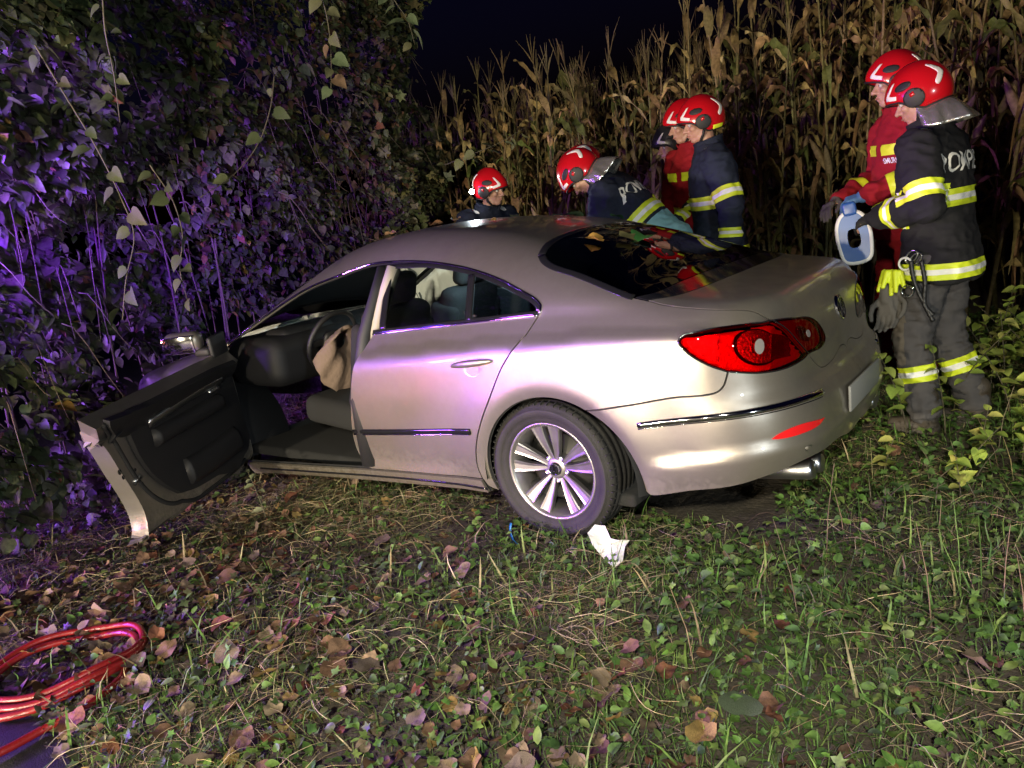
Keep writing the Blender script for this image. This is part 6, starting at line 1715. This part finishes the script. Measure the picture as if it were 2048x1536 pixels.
pn = (-_f * .8 + Vector((0, 0, .75))).normalized(); px_ = (_r - pn * _r.dot(pn)).normalized(); py_ = pn.cross(px_)
pp.matrix_world = Matrix(((px_.x, py_.x, pn.x, ploc.x), (px_.y, py_.y, pn.y, ploc.y), (px_.z, py_.z, pn.z, ploc.z), (0, 0, 0, 1))) @ Matrix.Scale(.92, 4)
tag(pp, "torn white paper lying against the rear tyre", "paper")
# blue plastic scrap
bm = bmesh.new(); rows = []
for i in range(9):
    t = i / 8; a = R(-70 + 120 * t); rows.append([bm.verts.new((.06 * math.cos(a), w_, .075 * math.sin(a) + .0)) for w_ in (-.011, 0, .011)])
for i in range(8):
    for j in (0, 1): bm.faces.new((rows[i][j], rows[i][j + 1], rows[i + 1][j + 1], rows[i + 1][j]))
sc = bm_obj("plastic_scrap", bm, mat("blue_plastic", (.03, .20, .42), rough=.4)); md = sc.modifiers.new("t", 'SOLIDIFY'); md.thickness = .003
pc = cam_pt(1046, 1062, 1.) - CAM; t_ = (.055 - CAM.z) / pc.z; sc.location = CAM + pc * t_; sc.rotation_euler = (R(15), R(10), R(60)); tag(sc, "bent blue plastic scrap on the grass under the rear wheel", "scrap")
# leaves that lie on the car's glass and roof
for i, (x, y, s_, c, rz) in enumerate(((-.05, .28, .10, (.40, .22, .05), 30), (-.03, .16, .13, (.14, .13, .05), 200), (-.10, -.02, .14, (.06, .22, .05), 100), (.03, .06, .09, (.12, .13, .06), 300), (.62, .20, .06, (.38, .24, .08), 15), (1.25, -.10, .10, (.32, .16, .08), 80), (1.30, .35, .08, (.36, .22, .12), 200), (1.02, .05, .07, (.25, .17, .10), 130), (.55, -.52, .11, (.08, .14, .05), 60), (.75, -.55, .12, (.10, .13, .06), 170), (.30, -.45, .09, (.05, .16, .06), 250), (.95, -.50, .10, (.12, .14, .06), 20), (2.72, .35, .07, (.32, .22, .12), 20), (2.62, .42, .06, (.28, .16, .09), 120), (2.80, .25, .08, (.26, .16, .10), 220), (2.68, .22, .06, (.3, .2, .1), 320))):
    o = bpy.data.objects.new("leaf", dead[i % 9] if c[0] > .2 else VL[3 if i % 2 else 0]); link(o)
    P_ = np.array(s_top(x, y)); N_ = Vector(grad(P_[None])[0]); xa = (Vector((math.cos(R(rz)), math.sin(R(rz)), 0))); xa = (xa - N_ * xa.dot(N_)).normalized(); ya = N_.cross(xa)
    o.matrix_world = Matrix.Translation(Vector(P_) + N_ * .016) @ Matrix(((xa.x, ya.x, N_.x, 0), (xa.y, ya.y, N_.y, 0), (xa.z, ya.z, N_.z, 0), (0, 0, 0, 1))) @ Matrix.Scale(s_, 4); o.color = (*c, 1)
    names_ = ["orange leaf at the left of the rear window's leaf cluster", "large olive leaf in the middle of the rear window cluster", "bright green leaf right of the rear window cluster", "small olive leaf above the rear window cluster", "small tan leaf alone in the middle of the roof", "brown leaf on the front of the roof, far side", "tan leaf on the front roof edge nearest the driver's opening", "small brown leaf just behind the roof's front edge", "green leaf on the far roof edge, rearmost but one", "green leaf on the far roof edge, second from the bushes", "green leaf on the far roof edge, nearest the rear window", "green leaf on the far roof edge, nearest the bushes", "brown leaf on the hood, middle of the wiper-side cluster", "brown leaf on the hood closest to the windshield", "brown leaf on the hood furthest forward", "brown leaf on the hood on the far side of the cluster"]
    where = "rear window" if x < .12 else ("roof" if x < 1.6 else "hood")
    kind_ = "orange" if c[0] > .35 else ("brown" if c[0] > .2 else "green")
    tag(o, names_[i], "leaf", f"{kind_} leaves on the car's {where}")

# ------------------------------------------------------------------ what the firefighters carry
def held_tool():
    o = empty("rescue_tool", (-.885, -.86, 1.10)); tag(o, "blue handle shield with white rim held by the paramedic", "rescue tool")
    out = [(-.03, .10), (.03, .10), (.06, .055), (.062, -.04), (.045, -.095), (-.045, -.095), (-.062, -.04), (-.06, .055)]
    inn = [(-.018, .035), (.018, .035), (.026, .012), (.024, -.03), (.014, -.042), (-.014, -.042), (-.024, -.03), (-.026, .012)]
    oc = catmull(np.array(out), .015, True); n = len(oc); ic = np.array([inn[int(i * 8 / n)] for i in range(n)], float); ic = catmull(np.array(inn), .006, True); ic = ic[(np.arange(n) * len(ic) / n).astype(int)]
    V, Fc = [], []
    for dz in (-.009, .009):
        V += [(x, dz, z) for x, z in oc]; V += [(x, dz, z) for x, z in ic]
    for i in range(n):
        j = (i + 1) % n; Fc += [(i, j, n + j, n + i), (2 * n + i, 3 * n + i, 3 * n + j, 2 * n + j), (n + i, n + j, 3 * n + j, 3 * n + i), (i, 2 * n + i, 2 * n + j, j)]
    mesh_obj("shield", V, Fc, mat("blue_plastic_tool", (.02, .09, .30), rough=.3, coat=.3), o, smooth=False)
    V, Fc = tube_data([(x * 1.04, 0, z * 1.04) for x, z in oc] + [(oc[0][0] * 1.04, 0, oc[0][1] * 1.04)], .011, 8, cap=False); mesh_obj("rim", V, Fc, mat("white_rubber", (.6, .6, .58), rough=.5), o)
    bm = bmesh.new(); rbox(bm, (0, 0, .125), (.06, .035, .06), .012, 3); bm_obj("grip", bm, mat("blue_plastic_grip", (.02, .07, .25), rough=.35), o)
    o.rotation_euler = (R(4), R(8), R(12)); o.scale = (1.15, 1., 1.2); return o
held_tool()
# harness on the standing firefighter: carabiners, lanyard and spare gloves hanging from the belt
rt, up_ = P7['rt'], P7['up']
A7 = lambda x, y, z: rt @ up_(x, y, z)
def ring(c, r, rad, axis, m, par, name):
    c = Vector(c); ax = Vector(axis).normalized(); u = ax.orthogonal().normalized(); v = ax.cross(u)
    V, Fc = tube_data([c + (u * math.cos(t) * r[0] + v * math.sin(t) * r[1]) for t in np.linspace(0, 2 * math.pi, 25)], rad, 8, cap=False); return mesh_obj(name, V, Fc, m, par)
hb = P7['jacket']
B0 = A7(.045, .245, .93)
side_ax = rt.to_3x3() @ Vector((0, 1, 0))
ring(B0 + Vector((0, 0, .02)), (.022, .036), .0055, side_ax, CHROME, hb, "carabiner"); ring(B0 + Vector((.03, 0, -.015)), (.030, .030), .0055, side_ax, WHITE_REFL, hb, "carabiner"); ring(B0 + Vector((-.02, .0, .01)), (.020, .032), .005, side_ax, CHROME, hb, "carabiner")
ring(A7(.08, .245, .78), (.028, .028), .0045, side_ax, CHROME, hb, "ring")
for dx, L_ in ((.0, .30), (-.05, .27)):
    P_ = [B0 + rt.to_3x3() @ Vector((dx, .012, 0)), B0 + rt.to_3x3() @ Vector((dx - .02, .02, -.10)), B0 + rt.to_3x3() @ Vector((-.07, .02, -.22)), B0 + rt.to_3x3() @ Vector((-.105, .01, -L_))]
    Pc = catmull(np.array([tuple(p) for p in P_]), .01); V, Fc = tube_data([Vector(p) for p in Pc], [.011 + .002 * math.sin(i * 2.2) for i in range(len(Pc))], 8); mesh_obj("lanyard", V, Fc, mat("black_webbing", (.012, .012, .013), rough=.45), hb)
gl = Prim(); g0 = A7(.16, .19, .82); W7 = rt.to_3x3()
hand_prims(gl, g0 + Vector((0, 0, -.02)), W7 @ Vector((.15, 0, -1)), W7 @ Vector((0, 1, 0)), .35, 1.25, 1)
hand_prims(gl, g0 + W7 @ Vector((.035, .03, -.05)), W7 @ Vector((-.05, 0, -1)), W7 @ Vector((0, 1, 0)), .5, 1.2, -1)
gme = vox(gl, .006, 2); gme.materials.append(GLOVE_G); gme.polygons.foreach_set("use_smooth", [True] * len(gme.polygons)); go_ = bpy.data.objects.new("spare_glove", gme); link(go_, hb)
gl = Prim()
for k_ in range(5):
    a_ = W7 @ Vector((.02 * (k_ - 2), .03 + .012 * (k_ % 2), 0)); add_tube(gl, [g0 + a_ + Vector((0, 0, .06)), g0 + a_ * 1.6 + Vector((0, 0, -.01 - .02 * (k_ % 3)))], [.016, .012], 8)
gme = vox(gl, .006, 2); gme.materials.append(YELLOW); link(bpy.data.objects.new("glove_cuff", gme), go_)
# knee patch on the near leg
kp, ap = P7['kn'][0], P7['an'][0]
band_from(P7['tm'], kp + Vector((0, 0, .01)), (0, 0, 1), .13, lambda p: (p - kp).length < .19 and (W7.inverted() @ (p - kp)).x > -.005 and (W7.inverted() @ (p - kp)).y > -.09, P7['trousers'], "knee_patch", (KNEE, KNEE), .003, plain=True)
